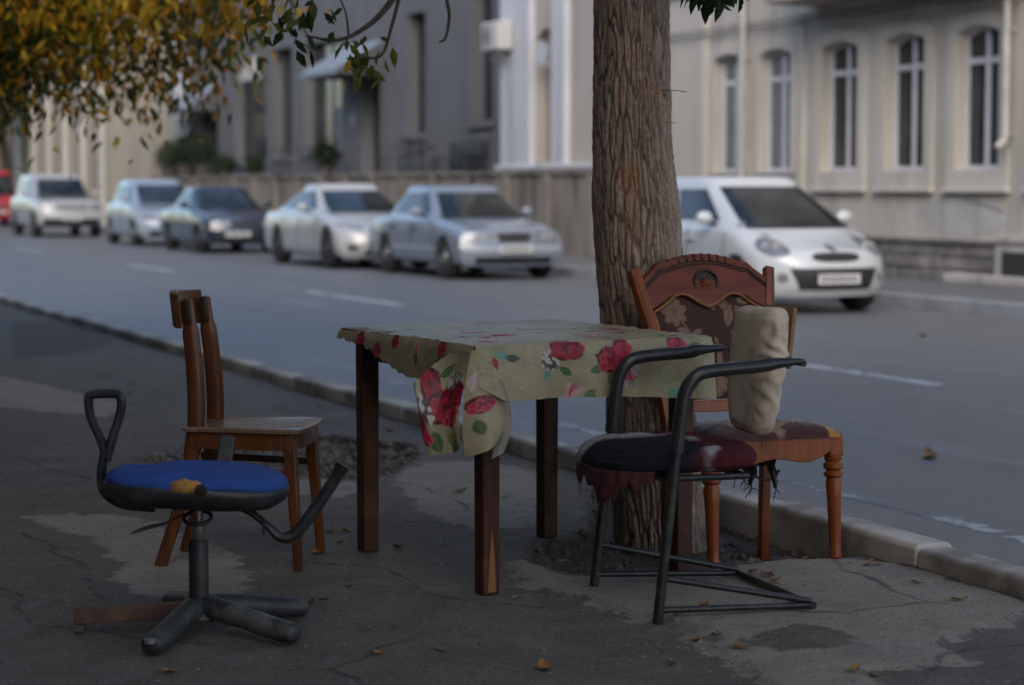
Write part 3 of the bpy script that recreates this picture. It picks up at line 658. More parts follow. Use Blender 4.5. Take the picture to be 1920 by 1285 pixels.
def make_car(label, s_front, t_mid, c):
    L, Wd, H = c['L'], c['W'], c['H']; hw = Wd / 2; zb = c.get('zb', .2)
    root = thing('parked_car', label, 'car', W(t_mid, s_front + L / 2, ROAD_Z), (0, 0, STREET - math.pi / 2), 'cars parked along the far kerb')
    paint = c['paint']
    tx, tz = zip(*c['top']); prz, prx = zip(*c['front']); rrz, rrx = zip(*c.get('rear', [(.2, .06), (.5, 0), (.9, .08), (1.1, .2)]))
    rd_f, rd_r = c.get('rf', .24), c.get('rr', .18)
    topf = lambda x: float(np.interp(x, tx, tz))
    def xf(y, z): return L / 2 - float(np.interp(z, prz, prx)) - rd_f * min(abs(y) / hw, 1.05) ** 3.4
    def xr(y, z): return -L / 2 + float(np.interp(z, rrz, rrx)) + rd_r * min(abs(y) / hw, 1.05) ** 3.4
    def half(xi):
        x = xi * L / 2; tz_ = topf(x); w = hw * (1 - .035 * abs(xi) ** 3)
        zm = zb + (tz_ - zb) * .52
        return [(0, zb), (.55 * w, zb), (.86 * w, zb + .01), (.95 * w, zb + .05), (.985 * w, zb + .14), (.998 * w, zm - .06), (w, zm + .04), (.992 * w, tz_ - .17), (.975 * w, tz_ - .09), (.945 * w, tz_ - .035), (.89 * w, tz_ - .006), (.75 * w, tz_ + .012), (.45 * w, tz_ + .026), (0, tz_ + .032)]
    nst = 46; b = MB(); rings = []
    m = 2 * (len(half(0)) - 1)
    def ring(xi, f=1.0):
        h = half(xi); zc = zb + (h[-1][1] - zb) * .5
        full = h + [(-y, z) for y, z in reversed(h[1:-1])]
        out = []
        for y, z in full:
            y *= f; z = zc + (z - zc) * f
            x0 = xi * L / 2; kf = max(0, (xi - .35) / .65) ** 2; kr = max(0, (-xi - .35) / .65) ** 2; out.append((x0 + kf * (xf(y, z) - L / 2) + kr * (xr(y, z) + L / 2), y, z))
        return out
    seq = [(-1, f) for f in (.04, .25, .5, .75, .92)] + [(-1 + 2 * i / nst, 1) for i in range(nst + 1)] + [(1, f) for f in (.94, .85, .72, .55, .35, .15, .03)]
    for xi, f in seq: rings.append(ring(xi, f))
    vs = [p for r in rings for p in r]
    fs = [(i * m + k, i * m + (k + 1) % m, (i + 1) * m + (k + 1) % m, (i + 1) * m + k) for i in range(len(rings) - 1) for k in range(m)]
    fs += [tuple(reversed(range(m))), tuple((len(rings) - 1) * m + k for k in range(m))]
    b.add(vs, fs)
    body = b.build('body', paint, root, angle=50)
    # wheel arches cut out of the shell
    wr = c['wr']; axf, axr = L / 2 - c['of'], -L / 2 + c['orr']
    cut = MB()
    for ax in (axf, axr):
        for sgn in (-1, 1):
            cb = MB().lathe([(wr + .045, -.16), (wr + .045, .16)], (ax, sgn * (hw - .09), wr + .01), 28, 'y'); cut.add(cb.v, cb.f)
    co = cut.build('cutter', black_pl, root, smooth=False)
    mod = body.modifiers.new('arches', 'BOOLEAN'); mod.operation = 'DIFFERENCE'; mod.object = co; mod.solver = 'EXACT'
    bpy.context.view_layer.update(); dg = bpy.context.evaluated_depsgraph_get()
    me = bpy.data.meshes.new_from_object(body.evaluated_get(dg)); body.modifiers.clear(); body.data = me
    me.shade_smooth(); me.set_sharp_from_angle(angle=rad(42))
    bpy.data.objects.remove(co)
    # greenhouse
    g0, g1 = c['gb'], c['gr']      # (rear x, front x, half width, z) at the belt and at the roof edge
    def gk(k):
        e = k if k < 1 else 1
        u = e ** .92 if e > 0 else e
        return [lerp(g0[i], g1[i], u) for i in range(4)]
    NS = 7.0
    def g_front(y, k):
        a, f, w, z = gk(k); hx = (f - a) / 2; return ((a + f) / 2 + hx * max(1e-6, 1 - min(abs(y) / w, 1) ** NS) ** (1 / 2.6), y, z)
    def g_side(X, k, sgn):
        a, f, w, z = gk(k); return ((a + f) / 2 + X * (f - a) / 2, sgn * w * max(0, 1 - abs(X) ** 2.6 * 0) * max(1e-6, 1 - min(abs(X), 1) ** 14) ** (1 / NS), z)
    npl = 64
    def plan(k, f=1.0, dz=0):
        a, fr, w, z = gk(k); hx = (fr - a) / 2; cx = (a + fr) / 2; out = []
        for i in range(npl):
            th = 2 * math.pi * i / npl; cs, sn = math.cos(th), math.sin(th)
            X = math.copysign(abs(cs) ** (2 / 2.6 * .55), cs); Y = math.copysign(abs(sn) ** (2 / NS * 1.1), sn)
            out.append((cx + hx * X * f, w * Y * f, z + dz))
        return out
    b = MB(); ks = [-.12, 0, .12, .3, .5, .7, .84, .93]
    R_ = [plan(k) for k in ks]; cr = H - g1[3]
    R_ += [plan(1, .985, cr * .35), plan(1, .95, cr * .6), plan(1, .86, cr * .82), plan(1, .6, cr * .96), plan(1, .25, cr), plan(1, .02, cr)]
    b.add([p for r in R_ for p in r], [(i * npl + k, i * npl + (k + 1) % npl, (i + 1) * npl + (k + 1) % npl, (i + 1) * npl + k) for i in range(len(R_) - 1) for k in range(npl)] + [tuple((len(R_) - 1) * npl + k for k in range(npl))])
    b.build('roof', c.get('roof_paint', paint), root, angle=60)
    # glass: found by casting rays onto the roof shell so that each pane lies on it
    from mathutils.bvhtree import BVHTree
    bv = BVHTree.FromPolygons([Vector(p) for p in b.v], b.f)
    bvb = BVHTree.FromPolygons([v.co.copy() for v in me.vertices], [tuple(p.vertices) for p in me.polygons])
    def cast(tree, o, d, off, fb):
        h = tree.ray_cast(Vector(o), Vector(d))
        return h[0] - Vector(d) * off if h[0] is not None else Vector(fb)
    def z_of(k): return gk(k)[3]
    def pane_front(y0, y1, k0, k1, sgn=1, off=.007):
        def fn(u, v):
            k = lerp(k0, k1, v); w = gk(k)[2]; y = lerp(y0, y1, u) * w
            return cast(bv, (sgn * 6, y, z_of(k)), (-sgn, 0, 0), off, g_front(y, k))
        return MB().grid(fn, 20, 10)
    def pane_side(X0, X1, k0, k1, sgn, off=.007):
        def fn(u, v):
            k = lerp(k0, k1, v); a, f, w, z = gk(k); x = (a + f) / 2 + (f - a) / 2 * lerp(X0, X1, u)
            return cast(bv, (x, sgn * 4, z), (0, -sgn, 0), off, (x, sgn * w, z))
        return MB().grid(fn, 14, 8)
    ws = pane_front(-.86, .86, c.get('wk0', .05), c.get('wk1', .86)).build('windscreen', cglass, root, angle=80)
    pane_front(-.8, .8, .15, .8, -1).build('rear_window', cglass, root, angle=80)
    for sgn in (-1, 1):
        for X0, X1 in c.get('side', [(-.70, -.06), (.0, .72)]):
            pane_side(X0, X1, .12, .84, sgn).build('side_window', cglass, root, angle=80)
    # wipers
    wz = z_of(.05)
    for y0 in (-.25, .3):
        b = MB(); p0 = cast(bv, (6, y0 * hw, z_of(.045)), (-1, 0, 0), .018, (0, 0, 0)); p1 = cast(bv, (6, (y0 + .62) * hw * .8, z_of(.12)), (-1, 0, 0), .018, (0, 0, 0)); b.tube([p0, p1], .008, 6); b.build('wiper', black_pl, root)
    # doors as skins a few millimetres proud of the shell
    def side_pt(x, z, sgn, off): return cast(bvb, (x, sgn * 3, z), (0, -sgn, 0), off, (x, sgn * hw, z))
    for sgn in (-1, 1):
        for x0, x1 in c['doors']:
            zt = lambda x: topf(x) - .07
            d = MB().grid(lambda u, v: side_pt(lerp(x0, x1, u), lerp(zb + .13, zt(lerp(x0, x1, u)), v), sgn, .005), 10, 8).build('door', paint, root, angle=60)
            hx = lerp(x0, x1, .16); p = side_pt(hx, zt(hx) - .09, sgn, .03)
            MB().box(p, (.17, .03, .03)).build('handle', c.get('handle', paint), d, bevel=.01)
        if c.get('mould'):
            z = c['mould']; x0, x1 = c['doors'][0][0] - .05, c['doors'][-1][1] + .05
            MB().grid(lambda u, v: side_pt(lerp(x0, x1, u), z + .05 * v, sgn, .014), 16, 1).build('side_moulding', c.get('mould_mat', chrome_m), root)
        # mirror
        mx = g0[1] - c.get('mx', .52); mz = z_of(.14); my = sgn * (hw + .07)
        mr = MB().ball((mx, my, mz + .02), .1, 14, 9, (.62, 1.0, .72)).build('mirror', c.get('mirror', paint), root)
        MB().bar((mx - .01, sgn * (hw - .09), mz - .05), (mx, my, mz - .03), .06, .04).build('mirror_stalk', black_pl, mr)
    # wheels
    for ax in (axf, axr):
        for sgn in (-1, 1):
            y = sgn * (hw - .115)
            wo = MB().lathe([(wr * .66, -.10), (wr * .93, -.105), (wr * .985, -.085), (wr, -.05), (wr, .05), (wr * .985, .085), (wr * .93, .105), (wr * .66, .10)], (ax, y, wr), 32, 'y').build('wheel', tyre_m, root)
            b = MB(); yo = y + sgn * .088
            b.lathe([(wr * .68, -.02), (wr * .68, .012), (wr * .6, .014), (wr * .56, -.02)], (ax, yo, wr), 28, 'y', cap=False)
            b.lathe([(.001, 0), (.075, 0), (.08, -.015), (.001, -.015)], (ax, yo + sgn * .008, wr), 16, 'y')
            ns = c.get('spokes', 7)
            for k in range(ns):
                a = 2 * math.pi * k / ns; b.bar((ax + .05 * math.cos(a), yo, wr + .05 * math.sin(a)), (ax + wr * .62 * math.cos(a), yo, wr + wr * .62 * math.sin(a)), .05, .022, up=(0, 1, 0))
            b.lathe([(.001, 0), (wr * .64, 0)], (ax, yo - sgn * .05, wr), 24, 'y', cap=False)
            b.build('rim', c.get('rim', rim_m), wo)
    # things on the nose: ('q', 4 corners (y,z)) or ('e', centre, radii, tilt)
    def nose(shape, off=.008, mirror=False, n=12):
        def pt(y, z): return cast(bvb, (6, y, z), (-1, 0, 0), off, (xf(y, z), y, z))
        b = MB(); sg = (1, -1) if mirror else (1,)
        res = []
        for q in sg:
            b = MB()
            if shape[0] == 'q':
                A, B_, C_, D = shape[1]
                b.grid(lambda u, v: pt(q * lerp(lerp(A[0], B_[0], u), lerp(D[0], C_[0], u), v), lerp(lerp(A[1], B_[1], u), lerp(D[1], C_[1], u), v)), n, 8)
            else:
                (cy, cz), (ra, rb), tl_ = shape[1:4]; ex = shape[4] if len(shape) > 4 else 2.0
                def fn(u, v):
                    th = 2 * math.pi * u; cx_ = math.copysign(abs(math.cos(th)) ** (2 / ex), math.cos(th)) * ra * v; sy = math.copysign(abs(math.sin(th)) ** (2 / ex), math.sin(th)) * rb * v
                    return pt(q * (cy + cx_ * math.cos(tl_) - sy * math.sin(tl_)), cz + cx_ * math.sin(tl_) + sy * math.cos(tl_))
                b.grid(fn, 28, 5)
            res.append(b)
        return res
    for nm, shape, mat_, mir, off_ in c['nose']:
        for b in nose(shape, off_, mir):
            o = b.build(nm, mat_, root, angle=70)
            if nm == 'headlight':
                cy = sum(p[1] for p in b.v) / len(b.v); cz = sum(p[2] for p in b.v) / len(b.v)
                for dy in (-.05, .06):
                    sgn = 1 if cy > 0 else -1
                    p = cast(bvb, (6, cy + dy * sgn, cz), (-1, 0, 0), off_ + .004, (xf(cy, cz), cy, cz))
                    MB().ball(p, c.get('bulb', .042), 12, 6, (.25, 1, 1)).build('reflector', bulb_m, o)
    # bonnet seams and the black cowl strip under the windscreen
    for sgn in (-1, 1):
        pts = [cast(bvb, (x_, sgn * hw * lerp(.80, .62, k_ / 9), 3), (0, 0, -1), .001, (x_, sgn * hw * .7, 1)) for k_, x_ in enumerate(np.linspace(g0[1] - .25, L / 2 - rd_f - .16, 10))]
        MB().tube(pts, .006, 5).build('bonnet_seam', black_pl, root)
        for x_ in sorted({q_ for d_ in c['doors'] for q_ in d_}):
            MB().tube([side_pt(x_, lerp(zb + .12, topf(x_) - .06, k_ / 7), sgn, .003) for k_ in range(8)], .006, 5).build('door_seam', black_pl, root)
    pane_front(-.9, .9, -.03, .05, 1, .010).build('cowl', black_pl, root)
    # number plate
    py, pz = c.get('plate', (0, .42)); px = cast(bvb, (6, py, pz), (-1, 0, 0), .03, (L / 2, py, pz)).x
    pl = MB().box((px, py, pz), (.016, .52, .112)).build('number_plate', plate_m, root, bevel=.004)
    b = MB()
    for k in range(7): b.box((px + .0095, py - .19 + .062 * k, pz), (.003, .03, .065))
    b.build('plate_marks', plate_ink, pl, smooth=False)
    if c.get('antenna'): MB().tube([(g1[1] - .25, 0, H - .01), (g1[1] - .37, 0, H + .17)], .005, 6).build('antenna', black_pl, root)
    return root
NQ = lambda *a: ('q', a)
white_p = car_paint('white_car_paint', (.62, .64, .65)); silver_p = car_paint('silver_blue_paint', (.225, .265, .325), .26, .0); pearl_p = car_paint('pearl_paint', (.47, .48, .48), .28, .0)
navy_p = car_paint('navy_paint', (.016, .022, .04), .22, .0); ice_p = car_paint('ice_blue_paint', (.32, .38, .46), .28, .0); suv_p = car_paint('suv_white_paint', (.44, .44, .44))
make_car('white rounded hatchback parked behind the big tree', 20.1, 12.22, dict(L=3.78, W=1.665, H=1.50, zb=.19, paint=white_p, wr=.295, of=.80, orr=.60, rf=.42, rr=.3, spokes=8,
    top=[(-1.89, .95), (-1.2, .98), (0, .955), (.7, .95), (1.05, .92), (1.35, .85), (1.6, .76), (1.89, .66)],
    front=[(.2, .09), (.3, .02), (.42, 0), (.55, .015), (.66, .07), (.74, .16), (.82, .3), (.95, .5)],
    gb=(-1.72, 1.12, .775, .93), gr=(-1.35, .12, .585, 1.42), wk0=.03, wk1=.9, side=[(-.62, -.12), (-.06, .70)], doors=[(-.85, -.06), (-.04, .82)], mx=.60, antenna=True, plate=(0, .385), bulb=.05,
    nose=[('grille', ('e', (0, .62), (.29, .05), 0, 3), black_pl, False, .008), ('lower_grille', ('q', ((-.43, .27), (.43, .27), (.54, .50), (-.54, .50))), black_pl, False, .008),
          ('headlight', ('e', (.60, .725), (.145, .10), -.3, 2.0), lamp_m, True, .010), ('emblem', ('e', (0, .715), (.045, .035), 0, 2), chrome_m, False, .012), ('fog_lamp', ('e', (.60, .40), (.05, .05), 0, 2), lamp_m, True, .01)]))
make_car('silver blue saloon with upright chrome grille parked by the retaining wall', 29.45, 12.40, dict(L=4.36, W=1.70, H=1.40, zb=.2, paint=silver_p, wr=.30, of=.82, orr=.95, rf=.16, rr=.14, spokes=15,
    top=[(-2.2, .88), (-1.5, .93), (-.6, .92), (.5, .90), (.95, .88), (1.6, .81), (2.0, .745), (2.21, .70)],
    front=[(.2, .08), (.33, .01), (.45, 0), (.52, .02), (.56, .06), (.70, .09), (.78, .15), (.9, .3)],
    gb=(-1.62, 1.02, .775, .90), gr=(-1.0, .22, .575, 1.345), doors=[(-.95, -.03), (-.01, .98)], mould=.42, mould_mat=P('grey_moulding', (.42, .44, .46), .5), mx=.55, plate=(0, .455), handle=black_pl,
    nose=[('grille', ('q', ((-.25, .55), (.25, .55), (.29, .70), (-.29, .70))), chrome_m, False, .010), ('grille_mesh', ('q', ((-.225, .56), (.225, .56), (.26, .685), (-.26, .685))), black_pl, False, .016),
          ('headlight', ('q', ((.33, .555), (.72, .56), (.70, .685), (.35, .695))), lamp_m, True, .010), ('bumper_strip', ('q', ((-.78, .42), (.78, .42), (.78, .49), (-.78, .49))), P('pale_bumper_strip', (.34, .37, .41), .4), False, .012),
          ('lower_grille', ('q', ((-.6, .24), (.6, .24), (.6, .34), (-.6, .34))), black_pl, False, .008)]))
make_car('pearl white saloon with sloping roof and slanted headlamps', 34.0, 12.12, dict(L=4.78, W=1.82, H=1.43, zb=.19, paint=pearl_p, wr=.335, of=.88, orr=1.03, rf=.34, rr=.22, spokes=10, rim=dark_rim,
    top=[(-2.4, .93), (-1.6, .95), (-.6, .94), (.5, .93), (1.0, .92), (1.6, .85), (2.05, .74), (2.39, .62)],
    front=[(.2, .1), (.32, .02), (.45, 0), (.6, .05), (.72, .16), (.82, .34), (.95, .6)],
    gb=(-2.2, 1.12, .80, .93), gr=(-.75, .05, .58, 1.36), doors=[(-1.0, -.06), (-.04, .98)], mx=.66, plate=(0, .43),
    nose=[('grille', ('q', ((-.30, .44), (.30, .44), (.40, .66), (-.40, .66))), black_pl, False, .010), ('headlight', ('q', ((.46, .66), (.80, .73), (.80, .77), (.42, .72))), lamp_m, True, .010),
          ('lower_grille', ('q', ((-.5, .24), (.5, .24), (.42, .34), (-.42, .34))), black_pl, False, .008), ('fog_lamp', ('q', ((.58, .31), (.74, .33), (.74, .42), (.6, .39))), black_pl, True, .008)]))
make_car('dark navy saloon between the pearl white saloon and the pale blue hatchback', 43.2, 12.22, dict(L=4.35, W=1.68, H=1.37, zb=.2, paint=navy_p, wr=.30, of=.85, orr=.9, rf=.2, rr=.16, rim=dark_rim,
    top=[(-2.1, .9), (-1.4, .93), (.5, .9), (.95, .88), (1.6, .79), (2.0, .72), (2.18, .66)], front=[(.2, .08), (.35, .0), (.48, 0), (.58, .05), (.7, .1), (.85, .25)],
    gb=(-1.6, 1.05, .76, .9), gr=(-.9, .2, .57, 1.32), doors=[(-.95, -.03), (-.01, .95)], mx=.55, plate=(-.2, .40),
    nose=[('grille', ('q', ((-.28, .57), (.28, .57), (.28, .66), (-.28, .66))), black_pl, False, .010), ('headlight', ('q', ((.34, .55), (.72, .56), (.72, .665), (.36, .675))), lamp_m, True, .010), ('lower_grille', ('q', ((-.6, .24), (.6, .24), (.6, .36), (-.6, .36))), black_pl, False, .008)]))
make_car('pale ice blue hatchback with steep windscreen parked before the white off-roader', 49.2, 12.22, dict(L=3.9, W=1.70, H=1.55, zb=.2, paint=ice_p, wr=.30, of=.75, orr=.65, rf=.28, rr=.18,
    top=[(-1.95, 1.0), (-.9, 1.0), (.7, .98), (1.1, .96), (1.5, .86), (1.8, .75), (1.95, .68)], front=[(.2, .08), (.35, 0), (.5, 0), (.62, .06), (.75, .16), (.9, .34)],
    gb=(-1.8, 1.3, .78, .98), gr=(-1.5, .2, .60, 1.48), doors=[(-1.0, -.1), (-.08, .9)], mx=.7, handle=black_pl, plate=(0, .4),
    nose=[('grille', ('q', ((-.3, .58), (.3, .58), (.3, .66), (-.3, .66))), black_pl, False, .010), ('headlight', ('q', ((.40, .58), (.74, .62), (.72, .75), (.44, .70))), lamp_m, True, .010), ('lower_grille', ('q', ((-.6, .24), (.6, .24), (.6, .36), (-.6, .36))), black_pl, False, .008)]))
make_car('white off-roader with tall body parked farthest along the kerb', 58.8, 11.75, dict(L=4.6, W=1.84, H=1.72, zb=.28, paint=suv_p, wr=.36, of=.85, orr=.95, rf=.18, rr=.12,
    top=[(-2.3, 1.1), (.6, 1.08), (1.05, 1.06), (1.7, 1.02), (2.1, .98), (2.3, .9)], front=[(.25, .14), (.42, .02), (.55, 0), (.72, .03), (.9, .08), (1.0, .2)],
    gb=(-2.2, 1.15, .84, 1.07), gr=(-2.0, .42, .68, 1.66), doors=[(-1.1, -.1), (-.08, .95)], mx=.5, plate=(0, .50), rim=dark_rim, handle=black_pl,
    nose=[('grille', ('q', ((-.42, .74), (.42, .74), (.46, .90), (-.46, .90))), P('suv_grille_grey', (.2, .2, .21), .4), False, .010), ('headlight', ('q', ((.52, .74), (.82, .76), (.82, .90), (.52, .90))), lamp_m, True, .010), ('bumper_guard', ('q', ((-.8, .30), (.8, .30), (.72, .50), (-.72, .50))), black_pl, False, .008)]))
make_car('red van parked further along, under the dark street tree', 75.6, 12.6, dict(L=4.4, W=1.75, H=1.95, zb=.25, paint=car_paint('red_paint', (.42, .02, .03)), wr=.33, of=.8, orr=.8, rf=.15, rr=.1,
    top=[(-2.2, 1.1), (.8, 1.1), (1.2, 1.08), (1.8, 1.0), (2.2, .85)], front=[(.25, .1), (.42, 0), (.6, 0), (.8, .05), (1.0, .2)], gb=(-2.15, 1.6, .82, 1.08), gr=(-2.1, .95, .72, 1.88), doors=[(-.1, .9)], mx=.5, plate=(0, .5), handle=black_pl,
    nose=[('grille', ('q', ((-.42, .64), (.42, .64), (.46, .74), (-.46, .74))), black_pl, False, .010), ('headlight', ('q', ((.5, .7), (.8, .72), (.8, .88), (.52, .86))), lamp_m, True, .010)]))
gz_at = lambda root, p: float(ground_h(*reversed(to_ts(*(root.location + Matrix.Rotation(root.rotation_euler.z, 3, 'Z') @ Vector((p[0], p[1], 0)))[:2]))))
# ================================================================== TABLE
TC = Vector((.024, 7.13, 0)); TYAW = rad(28.2)      # local x = long near edge direction to the right (b), local y = away to the left (a)
table_wood = wood('table_leg_wood', (.075, .024, .014), (.04, .015, .01), .5, 'z', c3=(.11, .045, .025))
table = thing('square_table', 'square wooden table with dark red brown legs standing on the broken pavement', 'table', TC, (0, 0, TYAW))
LX, LY = .35, .44
for i, (x, y, h) in enumerate([(-LX, -LY, .748), (LX, -LY, .748), (LX, LY, .748), (-LX, LY, .748)]):
    gz = gz_at(table, (x, y))
    b = MB().bar((x, y, gz), (x, y, h), .058, .058, up=(1, 0, 0), w2=.062, h2=.062); lg = b.build('leg', table_wood, table, bevel=.005)
    if i == 0:
        lg['label'] = 'table leg with a split of bare orange wood near the foot'
        b = MB(); b.add([(x - .012, y - .0295, gz + .01), (x + .016, y - .0295, gz + .01), (x + .012, y - .0305, gz + .10), (x + .002, y - .031, gz + .21), (x - .006, y - .0305, gz + .12)], [(0, 1, 2, 3, 4)])
        b.build('bare_wood_split', wood('bare_wood', (.30, .13, .05), (.2, .08, .03), .7), lg, smooth=False)
for (x0, y0, x1, y1) in [(-LX, -LY, LX, -LY), (LX, -LY, LX, LY), (-LX, LY, LX, LY), (-LX, -LY, -LX, LY)]:
    d = Vector((x1 - x0, y1 - y0, 0)).normalized() * .03
    MB().bar((x0 + d.x, y0 + d.y, .70), (x1 - d.x, y1 - d.y, .70), .022, .085).build('apron', table_wood, table, bevel=.003)
TX, TY = .42, .50
MB().box((0, 0, .757), (2 * TX, 2 * TY, .018)).build('table_top', wood('table_board', (.2, .12, .07), (.14, .08, .05), .6, 'y'), table, bevel=.003)

# ------------------------------------------------------------------ printed flowers (colour per vertex, in metres on the cloth)
def blend(C, m, c): C[:] = C * (1 - m[:, None]) + np.asarray(c) * m[:, None]
def ell(u, v, cx, cy, ra, rb, an, soft=.12):
    c, s = math.cos(an), math.sin(an); x = (u - cx) * c + (v - cy) * s; y = -(u - cx) * s + (v - cy) * c
    r = np.sqrt((x / ra) ** 2 + (y / rb) ** 2); return np.clip((1 - r) / soft, 0, 1), x / ra, y / rb, r
def leafp(C, u, v, cx, cy, L, an, col, vein=None):
    c, s = math.cos(an), math.sin(an); x = (u - cx) * c + (v - cy) * s; y = -(u - cx) * s + (v - cy) * c
    w = L * .24 * np.sin(np.pi * np.clip(x / L, 0, 1)) ** .8
    m = np.clip((w - np.abs(y)) / (L * .04), 0, 1) * ((x > 0) & (x < L)); blend(C, m, col)
    if vein is not None: blend(C, m * np.clip(1 - np.abs(y) / (L * .035), 0, 1), vein)
def rose(C, u, v, cx, cy, r, seed=0, dark=(.16, .006, .014), mid=(.36, .008, .028), light=(.50, .07, .11)):
    rng = np.random.default_rng(seed); blend(C, ell(u, v, cx, cy, r * 1.0, r * .92, .3, .1)[0], dark)
    for k in range(9):      # outer and inner petals, each with a light rim
        a = k * 2.4 + rng.uniform(-.3, .3); q = .62 * (1 - k / 11); pr = r * (.55 - .03 * k)
        m, x, y, rr = ell(u, v, cx + math.cos(a) * r * q, cy + math.sin(a) * r * q, pr, pr * .8, a, .15)
        t = np.clip((rr - .35) / .65, 0, 1)[:, None]; petal = np.asarray(mid) * (1 - t ** 2) + np.asarray(light) * t ** 2
        if k % 3 == 2: petal = petal * .55
        C[:] = C * (1 - m[:, None]) + petal * m[:, None]
    blend(C, ell(u, v, cx, cy, r * .16, r * .13, 0, .4)[0], dark)
def berries(C, u, v, cx, cy, r, n, seed, bgc=(.045, .035, .03)):
    rng = np.random.default_rng(seed); blend(C, ell(u, v, cx, cy, r, r * .85, .4, .3)[0] * .9, bgc)
    for k in range(n):
        a = rng.uniform(0, 6.28); q = r * .85 * math.sqrt(rng.random()); blend(C, ell(u, v, cx + q * math.cos(a), cy + q * math.sin(a), .0065, .0065, 0, .4)[0], (.45, .43, .38))
GRN, TEAL, OLV = (.06, .11, .035), (.10, .24, .19), (.16, .16, .05)
def cloth_print(u, v, motifs):
    n = len(u); base = np.array([.33, .28, .165]); C = np.tile(base, (n, 1))
    k = fbm(u * 9, v * 9, 4, 71); C *= (1 - .22 * np.clip((k - .5) * 4, 0, 1))[:, None]
    k2 = fbm(u * 40, v * 40, 3, 73); C *= (.93 + .14 * k2)[:, None]
    # fine gold scrollwork
    a = u * 52; b_ = v * 52; fx = (a % 1) - .5; fy = ((b_ + np.floor(a) * .5) % 1) - .5; r = np.hypot(fx, fy); th = np.arctan2(fy, fx)
    sc = np.abs(((r * 3.2 + th / (2 * np.pi)) % 1) - .5); blend(C, np.clip((.11 - sc) / .06, 0, 1) * (r < .46) * .5, (.14, .115, .055))
    for m in motifs:
        t, x, y = m[0], m[1], m[2]
        if t == 'rose': rose(C, u, v, x, y, m[3], int(x * 1000 + y * 77) % 999, *m[4:])
        elif t == 'leaf': leafp(C, u, v, x, y, m[3], m[4], m[5], tuple(np.asarray(m[5]) * 1.9))
        elif t == 'berry': berries(C, u, v, x, y, m[3], m[4], int(x * 313) % 97 + 3)
        elif t == 'bud':
            for q in (-.5, 0, .5): leafp(C, u, v, x, y, m[3], m[4] + q, (.46, .30, .30) if q else (.45, .03, .09), (.5, .42, .40))
    return C
PINK = ((.10, .003, .008), (.36, .008, .03), (.50, .13, .17)); DARK = ((.07, .004, .008), (.26, .008, .02), (.42, .03, .05))
def bunch(x, y, k=1.0, sd=0):
    rng = random.Random(sd); out = []
    for j in range(5): out.append(('leaf', x + rng.uniform(-.02, .02), y + rng.uniform(-.02, .02), .06 * k, rng.uniform(0, 6.28), rng.choice([GRN, TEAL, OLV])))
    out += [('rose', x, y, .042 * k, *PINK), ('rose', x + .05 * k, y - .035 * k, .032 * k), ('bud', x + .045 * k, y + .02 * k, .06 * k, 1.0)]
    return out
# top motifs: x right, y away
top_m = []
rr = random.Random(5)
for gx in np.arange(-.34, .4, .21):
    for gy in np.arange(-.42, .5, .2): top_m += bunch(gx + rr.uniform(-.06, .06), gy + rr.uniform(-.06, .06), .8, rr.randint(0, 999))[:rr.randint(3, 8)]
# near edge skirt: u along x, v = metres below the top edge
front_m = [('berry', -.17, .05, .035, 26), ('rose', -.125, .012, .042, *DARK), ('rose', -.085, .022, .03, *DARK), ('leaf', -.14, .07, .05, .5, GRN), ('leaf', -.17, .075, .04, 2.2, TEAL),
           ('leaf', .02, .075, .055, 2.9, GRN), ('leaf', .05, .085, .05, 2.0, GRN), ('leaf', .06, .09, .055, 1.2, OLV), ('leaf', .10, .085, .06, 1.3, TEAL), ('leaf', .03, .06, .05, 3.6, (.05, .05, .03)), ('rose', .035, .055, .043, *PINK), ('rose', .082, .025, .033), ('bud', .075, .07, .075, .75), ('bud', .085, .06, .07, 1.25),
           ('leaf', -.16, .165, .05, 2.9, TEAL), ('leaf', -.06, .155, .045, .3, GRN), ('leaf', -.06, .165, .045, -.4, GRN), ('bud', -.14, .175, .055, .2), ('bud', -.10, .17, .05, -1.2),
           ('rose', .285, .02, .034, *PINK), ('bud', .30, .0, .05, -1.0), ('leaf', .26, .03, .05, 2.8, OLV), ('leaf', .33, .02, .055, .2, GRN), ('leaf', .25, .16, .06, .4, TEAL), ('leaf', -.36, .02, .05, .4, TEAL), ('leaf', -.33, .035, .05, .1, (.05, .06, .05)), ('leaf', -.37, .03, .04, 1.2, DARK[1]), ('leaf', .36, .12, .05, 2.0, GRN)]
side_m = [('rose', .30, .02, .03), ('leaf', .28, .03, .05, 1.4, GRN), ('rose', -.04, .018, .025), ('leaf', .12, .03, .06, 1.5, GRN), ('bud', .12, .01, .045, 1.6), ('rose', -.31, .03, .036), ('bud', -.30, .05, .07, 1.8), ('leaf', -.22, .04, .05, 1.0, GRN), ('rose', -.17, .05, .03, *PINK)]
flap_m = [('leaf', -.10, .02, .06, 2.2, GRN), ('berry', -.055, .075, .05, 34), ('rose', -.15, .10, .042, *DARK), ('rose', -.085, .125, .048, *DARK), ('rose', -.03, .10, .04, *DARK), ('rose', -.045, .145, .036, *PINK), ('berry', -.13, .155, .03, 14), ('leaf', -.17, .15, .05, 2.6, GRN), ('leaf', -.10, .18, .06, 1.3, GRN), ('leaf', -.07, .19, .06, .8, OLV), ('rose', -.14, .205, .038, *PINK), ('rose', -.165, .18, .026), ('leaf', -.05, .21, .05, 1.4, GRN)]
front_m = [(m[0], m[1], m[2], m[3] * 1.08, *m[4:]) for m in front_m]
ZT = .7685
V_, F_, C_ = [], [], []
def add_grid(P3, col, nu, nv):
    off = sum(len(x) for x in V_); V_.append(P3.reshape(-1, 3)); C_.append(col); F_.append(grid_faces(nu, nv, off))
def lin(a, b, n): return np.linspace(a, b, n + 1)
nu, nv = 200, 230
